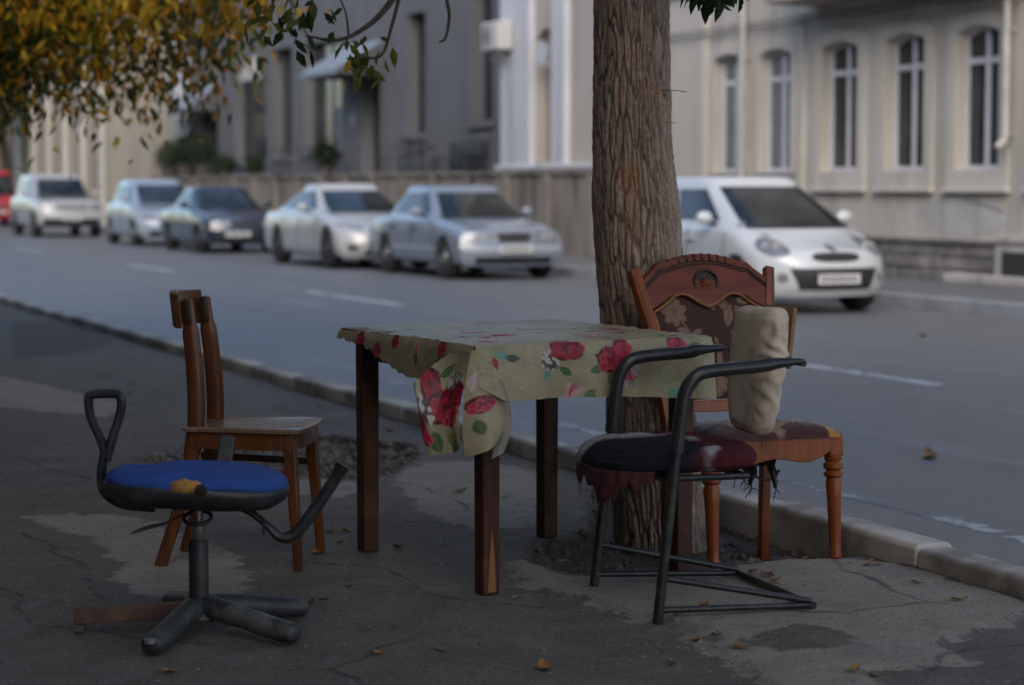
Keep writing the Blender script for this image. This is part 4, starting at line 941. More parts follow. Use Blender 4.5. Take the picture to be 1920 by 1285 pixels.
X, Y = np.meshgrid(lin(-TX - .003, TX + .003, nu), lin(-TY - .003, TY + .003, nv), indexing='ij')
wr_ = (fbm(X * 5 + 3, Y * 28, 3, 81) - .5) * .010 + (fbm(X * 30, Y * 7, 3, 83) - .5) * .004
Z = ZT + wr_ + .002 - .012 * np.clip((-X - .2) / .22, 0, 1) ** 2 * np.clip((Y + .1) / .6, 0, 1)
top_col = cloth_print(X.ravel(), Y.ravel(), top_m); add_grid(np.stack([X, Y, Z], -1), top_col, nu, nv)
edgeZ = {'front': Z[:, 0], 'left': Z[0, :], 'right': Z[-1, :], 'back': Z[:, -1]}
def skirt(axis, depth, ez, motifs, amp, flare, seed, n2=60, flip=1):
    """axis 'front','left','right','back'; depth(w) metres of drop, w = position along that edge"""
    half_ = TX if axis in ('front', 'back') else TY; n1 = nu if axis in ('front', 'back') else nv
    w = lin(-half_ - .003, half_ + .003, n1); Wg, Q = np.meshgrid(w, lin(0, 1, n2), indexing='ij')
    D = depth(Wg); Vd = Q * D
    wave = (np.sin(Wg * 17 + seed) * .5 + np.sin(Wg * 31 + seed * 2.1) * .35 + (fbm(Wg * 6, Vd * 3, 3, seed) - .5) * 1.6) * amp * np.clip(Vd / .15, 0, 1.4)
    bulge = .012 * (1 - np.exp(-Vd / .012)) + flare * Vd + wave + (fbm(Wg * 18, Vd * 30, 3, seed + 3) - .5) * .004
    zz = ez[:, None] - Vd - .004 * np.clip(Vd / .01, 0, 1)
    out = half_other = (TY if axis in ('front', 'back') else TX) + .003 + bulge
    if axis == 'front': P3 = np.stack([Wg, -out, zz], -1)
    elif axis == 'back': P3 = np.stack([Wg, out, zz], -1)
    elif axis == 'left': P3 = np.stack([-out, Wg, zz], -1)
    else: P3 = np.stack([out, Wg, zz], -1)
    uu = Wg if axis != 'left' else -Wg
    add_grid(P3, cloth_print(uu.ravel(), Vd.ravel(), motifs), n1, n2)
rag = lambda w, s: (fbm(w * 38, w * 0 + 3, 4, s) - .5)
skirt('front', lambda w: .168 + .028 * np.clip((w - .05) / .37, 0, 1) ** 1.2 - .05 * np.clip((-w - .33) / .09, 0, 1) + .004 * np.sin(w * 9) + .002 * rag(w, 4), edgeZ['front'], front_m, .017, .06, 1)
skirt('left', lambda w: np.clip(.055 + .075 * np.clip((.25 - w) / .35, 0, 1) - .035 * np.clip((w - .22) / .25, 0, 1) + .030 * rag(w, 6), .02, .3), edgeZ['left'], side_m, .004, .04, 2)
skirt('right', lambda w: .185 + .05 * np.clip((w + .2) / .6, 0, 1) + .006 * rag(w, 8), edgeZ['right'], front_m, .012, .05, 3)
skirt('back', lambda w: .03 + .20 * np.clip((w + .36) / .3, 0, 1) + .012 * np.sin(w * 7) + .006 * rag(w, 9), edgeZ['back'], front_m, .012, .05, 4)
# near corner: the spare cloth gathers into a pointed flap folded round towards the left side
def quad_patch(fn, nu_, nv_, motifs, uv, solid=None):
    A, B_ = np.meshgrid(lin(0, 1, nu_), lin(0, 1, nv_), indexing='ij'); P3 = fn(A, B_)
    u, v = uv(A, B_); col = cloth_print(u.ravel(), v.ravel(), motifs) if solid is None else np.tile(solid, (A.size, 1)) * (.85 + .3 * fbm(A * 9, B_ * 9, 3, 91)).ravel()[:, None]
    add_grid(P3, col, nu_, nv_)
cx, cy = -TX - .012, -TY - .012
def flap_left(A, B_):    # A: 0 at the leg fold .. 1 outer edge away from the corner; B_: 0 top .. 1 hem
    reach = .17 - .04 * A * 0
    along = A * (.175 - .02 * B_ + .0 * A)
    low = .10 + .245 * (1 - np.abs(A - .58) / .58 * np.where(A < .58, .20, 1.0)) * 1.0
    low = np.where(A < .58, .305 + .03 * A / .58, .335 - (A - .58) / .42 * .17)
    Zv = ZT - .03 - B_ * (low - .03) + rag(A * .2 + .3, 12) * .01 * B_
    outx = .006 + .030 * np.sin(B_ * 2.4) + .016 * np.sin(A * 9 + B_ * 2) * B_ + .115 * A * np.clip(B_ * 1.5, 0, 1) ** 1.2
    return np.stack([cx - outx, cy + .004 + along * .8 + .010 * np.sin(B_ * 7) * A, Zv], -1)
quad_patch(flap_left, 90, 120, flap_m, lambda A, B_: (-.0 - A * .18, B_ * .24))
def fold_right(A, B_):   # narrow fold at the front of the corner, its pale reverse showing
    low = .335 - .05 * A
    Zv = ZT - .012 - B_ * (low - .012)
    x = cx - .006 - .030 * np.sin(B_ * 2.4) + A * (.06 + .085 * np.sin(np.clip(B_, 0, 1) * 2.6)) + .010 * np.sin(B_ * 9) * A
    y = cy + .004 - .030 * np.sin(A * 3.1) * (.4 + B_) + .012 * A * np.sin(B_ * 5)
    return np.stack([x, y, Zv], -1)
quad_patch(fold_right, 40, 100, [('bud', .02, .06, .06, 1.2), ('rose', .03, .16, .03, *PINK), ('leaf', .02, .2, .05, 1.4, GRN)], lambda A, B_: (A * .08, B_ * .3))
def reverse_strip(A, B_):
    Zv = ZT - .10 - B_ * .225 - .02 * A
    x = cx + .085 + .030 * np.sin(B_ * 2.9) - A * .030; y = cy - .016 + .02 * A + .02 * np.sin(B_ * 3) * (A - .5)
    return np.stack([x, y, Zv], -1)
quad_patch(reverse_strip, 16, 60, [], lambda A, B_: (A, B_), solid=(.34, .32, .28))
def leg_wrap(A, B_):    # crumpled cloth clinging round the leg top
    th = -2.4 + A * 3.4; r = .046 + .010 * np.sin(A * 14 + B_ * 9) + .008 * np.sin(B_ * 17)
    r = r * (1 - .18 * B_); Zv = ZT - .08 - B_ * (.245 + .02 * np.sin(A * 11))
    return np.stack([-LX + r * np.cos(th), -LY + r * np.sin(th), Zv], -1)
quad_patch(leg_wrap, 50, 70, [('berry', .05, .1, .05, 30), ('leaf', .03, .16, .06, 1, GRN), ('rose', .08, .05, .03, *DARK), ('leaf', .1, .2, .05, 2, (.1, .07, .04))], lambda A, B_: (A * .15, B_ * .25))
cloth_m = P_attr('printed_oilcloth', .46, bump=.3, bscale=60, bdist=.002, var=.10, vscale=12, spec=.38, coat=.06)
cloth = np_mesh('tablecloth', np.concatenate(V_), np.concatenate(F_), cloth_m, cols=np.concatenate(C_))
cloth.location = TC; cloth.rotation_euler = (0, 0, TYAW)
tag(cloth, 'cream oilcloth printed with red roses, torn and draped over the square table', 'tablecloth')

# ================================================================== PLAIN WOODEN CHAIR
ch_wood = wood('chair_beech', (.15, .048, .014), (.07, .022, .008), .38, 'z', c3=(.06, .024, .012), coat=.15)
ch_dark = wood('chair_dark_wood', (.045, .022, .014), (.03, .015, .01), .45, 'z')
ch = thing('wooden_chair', 'plain brown bentwood style wooden chair with a curved top rail', 'chair', (-.875, 7.17, 0), (0, 0, rad(-7)), None)
def rounded_plate(outline, z0, z1, dome=0):
    b = MB(); n = len(outline); cx_ = sum(p[0] for p in outline) / n; cy_ = sum(p[1] for p in outline) / n
    rings = [(.96, z0), (1, z0 + .004), (1, z1 - .005), (.97, z1), (.6, z1 - dome * .8), (.15, z1 - dome)]
    for f, z in rings: b.v += [(cx_ + (p[0] - cx_) * f, cy_ + (p[1] - cy_) * f, z) for p in outline]
    b.f += [(i * n + k, i * n + (k + 1) % n, (i + 1) * n + (k + 1) % n, (i + 1) * n + k) for i in range(len(rings) - 1) for k in range(n)]
    b.f += [tuple(reversed(range(n))), tuple((len(rings) - 1) * n + k for k in range(n))]; return b
def smooth_outline(pts, n=6): 
    P_ = catmull([(*p, 0) for p in pts + pts[:3]], n); return [(p.x, p.y) for p in P_[n:-2 * n]]
so = smooth_outline([(.215, -.13), (.21, -.185), (.15, -.20), (-.12, -.165), (-.178, -.155), (-.185, -.1), (-.185, .1), (-.178, .155), (-.12, .165), (.15, .20), (.21, .185), (.215, .13), (.222, 0)], 5)
seat_m = wood('worn_seat_veneer', (.20, .125, .085), (.14, .08, .05), .30, 'x', c3=(.26, .2, .16), coat=.2)
rounded_plate(so, .445, .463, .006).build('seat', seat_m, ch)
b = MB(); ap = [(p[0] * .93, p[1] * .93) for p in so]; n = len(ap)
b.add([(x, y, z) for z in (.392, .4445) for x, y in ap] + [(x * .9, y * .88, z) for z in (.392, .4445) for x, y in ap], [f for k in range(n) for f in ((k, (k + 1) % n, n + (k + 1) % n, n + k), (2 * n + k, 3 * n + k, 3 * n + (k + 1) % n, 2 * n + (k + 1) % n), (k, 2 * n + k, 2 * n + (k + 1) % n, (k + 1) % n))])
b.build('seat_frame', ch_wood, ch)
for y in (-1, 1):
    p0 = (.205, y * .175); z0 = gz_at(ch, p0)
    MB().bar((p0[0], p0[1], z0), (.175, y * .16, .43), .026, .026, up=(1, 0, 0), w2=.042, h2=.042).build('leg', ch_wood, ch, bevel=.005)
    zr = gz_at(ch, (-.262, y * .15))
    path = catmull([(-.262, y * .150, zr), (-.195, y * .135, .22), (-.150, y * .125, .43), (-.146, y * .118, .58), (-.160, y * .112, .74), (-.178, y * .106, .872)], 5)
    MB().tube(path, [.019, .021, .026, .026, .025, .020], 12, flat=(1.15, .85), up=(1, 0, 0)).build('rear_post', ch_wood, ch)
    MB().bar((.19, y * .166, .315), (-.20, y * .135, .335), .018, .024).build('stretcher', ch_dark if y > 0 else ch_wood, ch, bevel=.004)
MB().bar((-.185, -.13, .30), (-.185, .13, .30), .018, .024).build('stretcher', ch_dark, ch, bevel=.004)
def rail(u, v_, off):
    yy = lerp(-.142, .142, u); x = -.194 - .038 * (1 - (yy / .142) ** 2) + off - .012 * v_
    z = .788 + .105 * v_ + .012 * math.sin(u * math.pi) * (v_ - .2) + (.010 * (abs(yy) / .142) ** 3) * (v_ - .5); return (x, yy, z)
b = MB(); b.grid(lambda u, v_: rail(u, v_, .012), 18, 5); b.grid(lambda u, v_: rail(1 - u, v_, -.012), 18, 5)
nn = 19 * 6
for u, q in ((0, 0), (18, 0)):
    pass
edge1 = [i * 6 for i in range(19)] + [18 * 6 + j for j in range(1, 6)] + [i * 6 + 5 for i in range(17, -1, -1)] + [j for j in range(4, 0, -1)]
edge2 = [nn + (18 - i) * 6 for i in range(19)] + [nn + j for j in range(1, 6)] + [nn + (18 - i) * 6 + 5 for i in range(17, -1, -1)] + [nn + 18 * 6 + j for j in range(4, 0, -1)]
b.f += [(edge1[k], edge1[(k + 1) % len(edge1)], edge2[(k + 1) % len(edge1)], edge2[k]) for k in range(len(edge1))]
tr = b.build('top_rail', wood('top_rail_wood', (.12, .042, .017), (.055, .02, .01), .36, 'y', c3=(.2, .08, .03), coat=.15), ch, bevel=.004)
for y in (-.106, .106): MB().box((-.170, y, .835), (.022, .05, .085), Matrix.Rotation(rad(-6), 3, 'Y')).build('rail_block', ch_dark, tr, bevel=.005)

# ================================================================== BROKEN OFFICE CHAIR
bl_pl = P('scuffed_black_plastic', (.020, .020, .021), .42, (.05, .05, .05), 18, lo=.5, hi=.8, bump=.15, bscale=60, bdist=.002, c3=(.06, .057, .053), c3scale=9)
oc = thing('office_chair', 'broken blue swivel office chair without a backrest on a five star base', 'chair', (-.875, 6.0, 0), (0, 0, 0))
rust = P('rusty_bare_steel', (.115, .06, .042), .75, (.07, .04, .032), 25, c3=(.16, .09, .06), c3scale=12)
base_pl = P('worn_base_plastic', (.030, .030, .031), .5, (.085, .083, .08), 14, lo=.45, hi=.8, bump=.3, bscale=50, bdist=.003, c3=(.12, .115, .105), c3scale=7)
for k, a in enumerate([180, 112, 36, -32, -104]):
    d = Vector((math.cos(rad(a)), math.sin(rad(a)), 0)); 
    if k == 0:
        o = MB().bar(d * .03 + Vector((0, 0, .066)), d * .35 + Vector((0, 0, .045)), .028, .045).build('base_leg', rust, oc, bevel=.003); o['label'] = 'base leg stripped to rusty bare steel bar'
        MB().box(d * .335 + Vector((0, 0, .012)), (.03, .03, .024)).build('glide', base_pl, o, bevel=.004)
    else:
        path = [d * .0 + Vector((0, 0, .072)), d * .07 + Vector((0, 0, .072)), d * .16 + Vector((0, 0, .058)), d * .27 + Vector((0, 0, .040)), d * .325 + Vector((0, 0, .034)), d * .345 + Vector((0, 0, .032))]
        o = MB().tube(catmull(path, 3), [.036, .036, .035, .034, .034, .034, .033, .033, .033, .033, .033, .032, .031, .030, .026, .012], 14, flat=(.92, 1.0)).build('base_leg', base_pl, oc)
        if k == 4:
            p = d * .343 + Vector((0, 0, .04)); MB().lathe([(.008, 0), (.015, 0), (.016, .012), (.009, .014)], p, 14).build('caster_socket', P('socket_metal', (.32, .32, .31), .4, metal=.7), o)
MB().lathe([(.05, .035), (.058, .045), (.056, .075), (.042, .092), (.034, .094)], n=24).build('hub', base_pl, oc)
MB().lathe([(.027, .09), (.0275, .1), (.0275, .255), (.024, .262)], n=24).build('column_sleeve', P('sleeve_plastic', (.016, .016, .017), .5, (.028, .028, .028), 30), oc)
MB().lathe([(.0135, .25), (.0145, .262), (.0185, .275), (.0185, .305), (.0135, .31), (.0135, .365)], n=20).build('gas_lift', P('worn_chrome', (.42, .38, .36), .3, (.25, .2, .18), 25, metal=.9), oc)
b = MB(); b.tube([(.038 * math.cos(t_), .038 * math.sin(t_) - .01, .325 + .014 * math.sin(t_)) for t_ in np.linspace(0, 2 * math.pi, 25)], .006, 8, cap=False); b.build('height_ring', bl_pl, oc)
TILT = Matrix.Rotation(rad(3.0), 3, 'Y') @ Matrix.Rotation(rad(-2), 3, 'X')
def seat_outline(n=64):
    out = []
    for i in range(n):
        th = 2 * math.pi * i / n; c_, s_ = math.cos(th), math.sin(th); e = 2 / 2.7
        out.append((.252 * math.copysign(abs(c_) ** e, c_) * (1 - .06 * s_), .235 * math.copysign(abs(s_) ** e, s_)))
    return out
SO = seat_outline()
def seat_shell(rings, bump_fn=None):
    b = MB(); n = len(SO)
    for f, z in rings:
        for (x, y) in SO:
            p = Vector((x * f, y * f, z)); 
            if bump_fn: p.z += bump_fn(p.x, p.y, f)
            p = TILT @ p; b.v.append((p.x, p.y, p.z + .40))
    b.f += [(i * n + k, i * n + (k + 1) % n, (i + 1) * n + (k + 1) % n, (i + 1) * n + k) for i in range(len(rings) - 1) for k in range(n)]
    b.f += [tuple(reversed(range(n))), tuple((len(rings) - 1) * n + k for k in range(n))]; return b
seat_shell([(.2, -.042), (.6, -.040), (.86, -.030), (.97, -.010), (1.0, .008), (1.0, .022), (.985, .026), (.95, .016), (.3, .0)]).build('seat_pan', bl_pl, oc, angle=60)
dent = lambda x, y, f: -.016 * math.exp(-(((x + .17) / .045) ** 2 + ((y - .02) / .14) ** 2)) + .010 * math.exp(-((x + .215) / .03) ** 2) + .006 * math.sin(x * 9 + 1) - (.022 * math.exp(-(((x - .0) / .04) ** 2 + ((y + .215) / .05) ** 2)))
blue_m = P('blue_upholstery', (.026, .066, .24), .9, (.034, .085, .29), 9, bump=.5, bscale=300, bdist=.002, c3=(.04, .07, .19), c3scale=6, spec=.2)
cush = seat_shell([(.4, .012), (.93, .014), (.982, .022), (.99, .030), (.975, .041), (.93, .052), (.84, .060), (.68, .065), (.45, .067), (.2, .067), (.03, .066)], dent).build('seat_cushion', blue_m, oc, angle=80)
foam = P('yellow_foam', (.46, .24, .055), .95, (.30, .14, .03), 40, bump=.8, bscale=90, bdist=.006)
b = MB(); b.ball((0, 0, 0), 1.0, 22, 14)
fv = []
for p in b.v:
    q_ = Vector(p); k_ = 1 + .22 * mnoise.noise(q_ * 2.1) + .10 * mnoise.noise(q_ * 6); v3 = TILT @ Vector((.004 + q_.x * .046 * k_, -.226 + q_.y * .018 * k_, .034 + q_.z * .019 * k_ * (1 - .25 * q_.x)))
    fv.append((v3.x, v3.y, v3.z + .40))
b.v = fv; b.build('exposed_foam', foam, oc)
b = MB(); p = TILT @ Vector((.040, -.240, .026)); b.ball((p.x, p.y, p.z + .402), .016, 10, 7, (1.1, .4, 1)); b.build('foam_hole', P('foam_hole_dark', (.02, .015, .01), .95), oc)
# left arm: strap from under the seat, splitting into a closed loop
b = MB(); AX = -.255
b.tube(catmull([(-.12, .0, .352), (-.21, .0, .362), (-.262, .0, .40), (AX - .012, .0, .46), (AX - .002, .0, .505)], 5), .023, 10, flat=(.6, 1.0), up=(-1, 0, 0))
b.build('arm_strap', bl_pl, oc)
loop = catmull([(AX + .002, 0, .485), (AX - .014, .0, .545), (AX - .040, .0, .605), (AX - .046, .0, .655), (AX - .034, .0, .669), (AX + .030, .0, .671), (AX + .044, .0, .660), (AX + .042, .0, .62), (AX + .018, .0, .545), (AX + .002, 0, .485)], 5)
MB().tube(loop, .021, 10, flat=(.62, 1.0), up=(-1, 0, 0), cap=True).build('arm_loop', bl_pl, oc)
# right arm: broken, bent outwards
b = MB(); path = catmull([(.10, -.06, .372), (.155, -.066, .348), (.20, -.07, .314), (.232, -.075, .285), (.265, -.075, .283), (.30, -.07, .315), (.36, -.06, .40), (.395, -.055, .455), (.408, -.052, .478)], 5)
m_ = len(path); b.tube(path, [.013 + .010 * min(1, max(0, (i / m_ - .2) * 4)) + .012 * max(0, i / m_ - .82) * 4 for i in range(m_)], 12, flat=(.75, 1.1), up=(0, 0, 1)); b.build('broken_arm', bl_pl, oc)
MB().tube([(.192, -.082, .335), (.192, -.086, .29)], .004, 6).build('loose_screw', bl_pl, oc)
MB().bar((.035, .20, .36), (.052, .245, .525), .045, .022, up=(0, 1, 0)).build('back_bracket', bl_pl, oc, bevel=.005)
MB().tube(catmull([(-.03, -.06, .345), (-.07, -.09, .325), (-.13, -.12, .312), (-.165, -.13, .30)], 4), [.004, .004, .004, .004, .004, .006, .009, .009, .009, .009, .008, .006, .003], 8, flat=(.6, 1)).build('height_lever', bl_pl, oc)
# ================================================================== BLACK TUBULAR ARMCHAIR
blk = P('black_painted_tube', (.016, .016, .017), .38, (.035, .033, .032), 30, lo=.5, hi=.8, bump=.15, bscale=80, bdist=.001, c3=(.06, .05, .045), c3scale=14)
sleeve = P('black_arm_sleeve', (.022, .022, .024), .32, (.03, .03, .032), 20)
ac = thing('tubular_armchair', 'black tubular steel armchair with torn dark red seat and beige covered backrest', 'chair', (.334, 6.374, 0), (0, 0, rad(197)))
for y in (.275, -.275):
    z0 = gz_at(ac, (0, y))
    MB().tube(catmull([(.0, y, z0), (-.022, y, .2), (-.045, y, .40), (-.06, y, .53)], 4), .0148, 12).build('leg', blk, ac)
    end = -.445 if y > 0 else -.43
    path = catmull([(-.055, y, .49), (-.068, y, .60), (-.082, y, .665), (-.115, y, .708), (-.17, y, .722), (-.30, y, .730), (end + .08, y, .738), (end, y, .742)], 5); m_ = len(path)
    MB().tube(path, [.0195 if i < m_ - 7 else .0195 - .0016 * (i - m_ + 8) for i in range(m_)], 14, flat=(1, 1.15)).build('arm', sleeve, ac)
    zr = gz_at(ac, (-.48, y)) + .014
    MB().tube([(-.004, y * .985, z0 + .038), (-.48, y, zr)], .0095, 10).build('floor_rail', blk, ac)
    MB().tube([(-.016, y * .985, z0 + .13), (-.476, y, zr + .012)], .0095, 10).build('brace', blk, ac)
MB().tube([(-.48, .285, gz_at(ac, (-.48, .275)) + .014), (-.48, -.285, gz_at(ac, (-.48, -.275)) + .014)], .012, 10).build('rear_rail', blk, ac)
for x, q_ in ((-.03, .27), (-.28, .2)): MB().tube([(x - .02, -q_, .405), (x - .02, q_, .405)], .011, 10).build('seat_support', blk, ac)
for y in (.2, -.2): MB().tube([(-.05, y, .405), (-.31, y, .405)], .010, 8).build('seat_support', blk, ac)
MB().tube([(-.448, -.275, .735), (-.448, .275, .735)], .010, 8).build('back_rail', blk, ac)
# seat cushion: dark red cover torn open over a black inner cover
n1, n2 = 150, 70
TH, RR = np.meshgrid(np.linspace(0, 2 * np.pi, n1 + 1), np.linspace(0, 1, n2 + 1), indexing='ij')
e = 2 / 3.0; cs, sn = np.cos(TH), np.sin(TH)
OX = .25 * np.sign(cs) * np.abs(cs) ** e; OY = .235 * np.sign(sn) * np.abs(sn) ** e
prof_r = np.interp(RR, [0, .12, .25, .38, .5, .58, .64, .7, .8, .92, 1], [0, .5, .8, .94, 1.0, 1.0, .98, .93, .8, .45, 0])
prof_z = np.interp(RR, [0, .12, .25, .38, .5, .58, .64, .7, .8, .92, 1], [-.028, -.028, -.026, -.018, -.004, .012, .026, .036, .047, .052, .053])
sx, sy = OX * prof_r, OY * prof_r
sz = prof_z + (fbm(sx * 11 + 5, sy * 11, 4, 101) - .5) * .020 + .012 * np.exp(-((sx - .02) / .1) ** 2 - (sy / .12) ** 2) - .018 * np.clip((sx - .12) / .13, 0, 1) ** 2
top_side = RR > .5
edge = (fbm(sx * 14, sy * 14, 5, 107) - .5) * .16
q = np.sqrt(((sx - .13) / .20) ** 2 + ((sy - .09) / .23) ** 2) + edge * 1.6
black_p = np.clip((.92 - q) / .05, 0, 1) * (RR > .33); grey_p = np.clip((1.13 + .25 * (fbm(sx * 6, sy * 6, 3, 109) - .5) - q) / .05, 0, 1) * (RR > .33) * (np.clip((fbm(sx * 9 + 2, sy * 9, 3, 113) - .36) * 9, 0, 1))
colr = np.tile(np.array([.062, .010, .013]), (sx.size, 1)); colr *= (.75 + .5 * fbm(sx * 25, sy * 25, 3, 117)).ravel()[:, None]
blend(colr, grey_p.ravel(), (.25, .245, .23)); blend(colr, black_p.ravel(), (.010, .011, .016))
slit = np.clip((.010 - np.abs(sy + .04 + .1 * sx + edge * .3)) / .004, 0, 1) * ((sx < .05) & (sx > -.10) & (RR > .6)); blend(colr, slit.ravel() * .9, (.10, .012, .016))
sz = sz - .007 * black_p + .004 * grey_p * (1 - black_p)
cm = P_attr('torn_seat_cloth', .9, bump=.5, bscale=260, bdist=.002, var=.2, vscale=40, spec=.2)
so_ = np_mesh('seat_cushion', np.stack([sx - .130, sy, sz + .445], -1).reshape(-1, 3), grid_faces(n1, n2), cm, ac, cols=colr)
# frayed cloth hanging from the front edge
rng = random.Random(3); b = MB(); nf = 26
for i in range(nf):
    pass
def fr_pt(u, v_):
    th = lerp(-.15, 1.25, u); c_, s_ = math.cos(th), math.sin(th); x = .25 * math.copysign(abs(c_) ** e, c_) - .128; y = .235 * math.copysign(abs(s_) ** e, s_)
    dpt = (.03 + .055 * math.exp(-((u - .42) / .22) ** 2) + .012 * math.sin(u * 47) + .010 * math.sin(u * 23 + 1))
    return (x + .006 + .004 * math.sin(u * 30 + v_ * 3) - .03 * v_ * 0, y + .003 * math.sin(u * 41), .437 - .016 - dpt * v_ + .010 * (1 - v_))
b.grid(fr_pt, 60, 6); o = b.build('torn_hem', P('maroon_rag', (.05, .010, .013), .95, (.09, .02, .022), 30), ac); o.modifiers.new('thick', 'SOLIDIFY').thickness = .002
b = MB()
for i in range(34):
    u = rng.random(); p = Vector(fr_pt(u, 1.0)); L_ = rng.uniform(.01, .075) * (1.5 if .3 < u < .55 else .8); w_ = rng.uniform(-.012, .012)
    b.tube([p, p + Vector((w_ * .4, w_ * .3, -L_ * .5)), p + Vector((w_, w_ * .6, -L_))], .0007, 4, cap=False)
for i in range(22):
    th = rng.uniform(.3, .9); p = Vector((.25 * math.cos(th) ** e - .126, .235 * math.sin(th) ** e, .455)); b.tube([p, p + Vector((rng.uniform(.01, .03), rng.uniform(-.01, .02), rng.uniform(-.005, .015)))], .0006, 4, cap=False)
tag(b.build('loose_threads', P('dark_thread', (.035, .02, .02), .95), ac), kind='stuff')
# beige covered backrest
n1, n2 = 110, 110
TH, QQ = np.meshgrid(np.linspace(0, 2 * np.pi, n1 + 1), np.linspace(0, 1, n2 + 1), indexing='ij')
cs, sn = np.cos(TH), np.sin(TH); e5 = 2 / 3.6; e3 = 2 / 2.4
hz = .19; zz = np.interp(QQ, [0, .04, .1, .2, .8, .9, .96, 1], [-1, -.985, -.94, -.82, .82, .94, .985, 1]) * hz
pinch = np.interp(QQ, [0, .02, .06, .12, .2, .5, .8, .88, .94, .98, 1], [0, .35, .66, .84, .93, 1.0, .97, .9, .74, .42, 0])
wy = .160 * (1 - .30 * np.clip(-zz / hz, 0, 1) ** 1.3 - .12 * np.clip(zz / hz, 0, 1) ** 3); wx = .046
py_ = np.sign(sn) * np.abs(sn) ** e5 * wy * np.sqrt(pinch); px_ = np.sign(cs) * np.abs(cs) ** e3 * wx * pinch
nearside = np.clip((py_ / .165 - .55) / .3, 0, 1)
fold = fbm(py_ * 7 + 2, zz * 9, 3, 131)
wrk = (fold - .5) * .012 + nearside * (.0055 * np.sin(zz * 75 + px_ * 70 + 9 * fold) + .004 * np.sin(zz * 150 - px_ * 110 + 14 * fold)) * np.clip(fbm(zz * 14, px_ * 20 + 4, 2, 133) * 2 - .4, 0, 1)
px_ = px_ + np.sign(cs) * np.abs(cs) ** .5 * wrk; py_ = py_ + np.sign(sn) * np.abs(sn) * wrk * .8
zz = zz + np.clip((py_ - .05) / .1, -1, 1) * -.012 * (zz < 0) + (fbm(py_ * 14, px_ * 14, 2, 137) - .5) * .02 * (np.abs(zz) / hz) ** 3
rec = -.10 * zz - .005; bk = np.stack([-.408 + rec + px_, py_ + .015, zz + .695], -1)
beige = P('beige_cover_cloth', (.66, .54, .42), .85, (.57, .45, .335), 5, bump=.3, bscale=220, bdist=.0012, c3=(.27, .19, .13), c3scale=7)
np_mesh('backrest', bk.reshape(-1, 3), grid_faces(n1, n2), beige, ac)
MB().box((-.463, .055, .80), (.012, .21, .18), Matrix.Rotation(rad(-6), 3, 'Y')).build('back_board', wood('bare_plywood', (.34, .19, .10), (.25, .13, .07), .6, 'y'), ac, bevel=.002)
b = MB()
for y0 in (.03, .06): b.tube([(-.425, y0, .515), (-.42, y0 + .004, .49), (-.43, y0 - .003, .455)], .0012, 5)
b.build('tie_string', P('string', (.05, .04, .035), .9), ac)

# ================================================================== CARVED UPHOLSTERED CHAIR
cv = wood('carved_chair_wood', (.27, .066, .015), (.17, .04, .010), .36, 'z', c3=(.10, .026, .01), coat=.15)
cv_dark = P('carved_groove_dark', (.025, .011, .008), .55, (.04, .016, .01), 30)  # dark brown for the carved lines, flutes, reeding and medallion
oc2 = thing('carved_chair', 'carved orange brown dining chair with floral maroon upholstery beside the tree', 'chair', (.872, 7.07, .010), (0, rad(-4), rad(-68)))
def xb(z): return float(np.interp(z, [.0, .42, .52, .75, .90, .97, 1.05], [-.435, -.40, -.405, -.43, -.466, -.488, -.512]))
def hb(z): return float(np.interp(z, [.0, .42, .52, .75, .90, .97, 1.05], [.185, .19, .198, .222, .25, .264, .27]))
leg_prof = [(.016, 0), (.019, .004), (.019, .02), (.0165, .03), (.0175, .07), (.021, .2), (.0235, .255), (.020, .268), (.028, .276), (.028, .288), (.021, .294), (.029, .302), (.029, .316), (.022, .323), (.026, .332), (.026, .345)]
for y in (-.228, .228):
    o = MB().lathe([(r_ * 1.14, h_) for r_, h_ in leg_prof], (0, 0, 0), 22).build('front_leg', cv, oc2); o.location = (-.012, y, 0)
    MB().box((-.012, y, .378), (.055, .055, .075)).build('leg_block', cv, oc2, bevel=.006)
for sgn in (-1, 1):
    path = catmull([(xb(z), sgn * hb(z), z) for z in (-.045, .2, .42, .52, .64, .75, .85, .92, .985)], 4)
    MB().tube(path, .0285, 4, flat=(.82, 1.0), up=(1, sgn * 1.0, 0)).build('back_post', cv, oc2, angle=30, bevel=.004)
    for dx in (-.006, .006):
        pth = catmull([(xb(z) + .0175, sgn * (hb(z) + dx), z) for z in (.54, .64, .75, .85, .92, .97)], 4); MB().tube(pth, .0018, 6).build('reeding', cv_dark, oc2)
def apron(y): return .357 - .030 * math.cos(y / .2 * math.pi / 2) ** 1 + .014 * math.cos(y / .2 * math.pi * 1.5)
ys = np.linspace(-.205, .205, 25)
b = MB(); b.prism([(y, .412) for y in ys] + [(y, apron(y)) for y in ys[::-1]], lambda y, z: (.018, y, z), lambda y, z: (-.006, y, z)); b.build('front_apron', cv, oc2, bevel=.003)
for sgn in (-1, 1): MB().bar((-.03, sgn * .222, .385), (-.385, sgn * .192, .385), .022, .055).build('side_apron', cv, oc2, bevel=.003)
MB().bar((-.395, -.18, .385), (-.395, .18, .385), .022, .055).build('rear_apron', cv, oc2, bevel=.003)
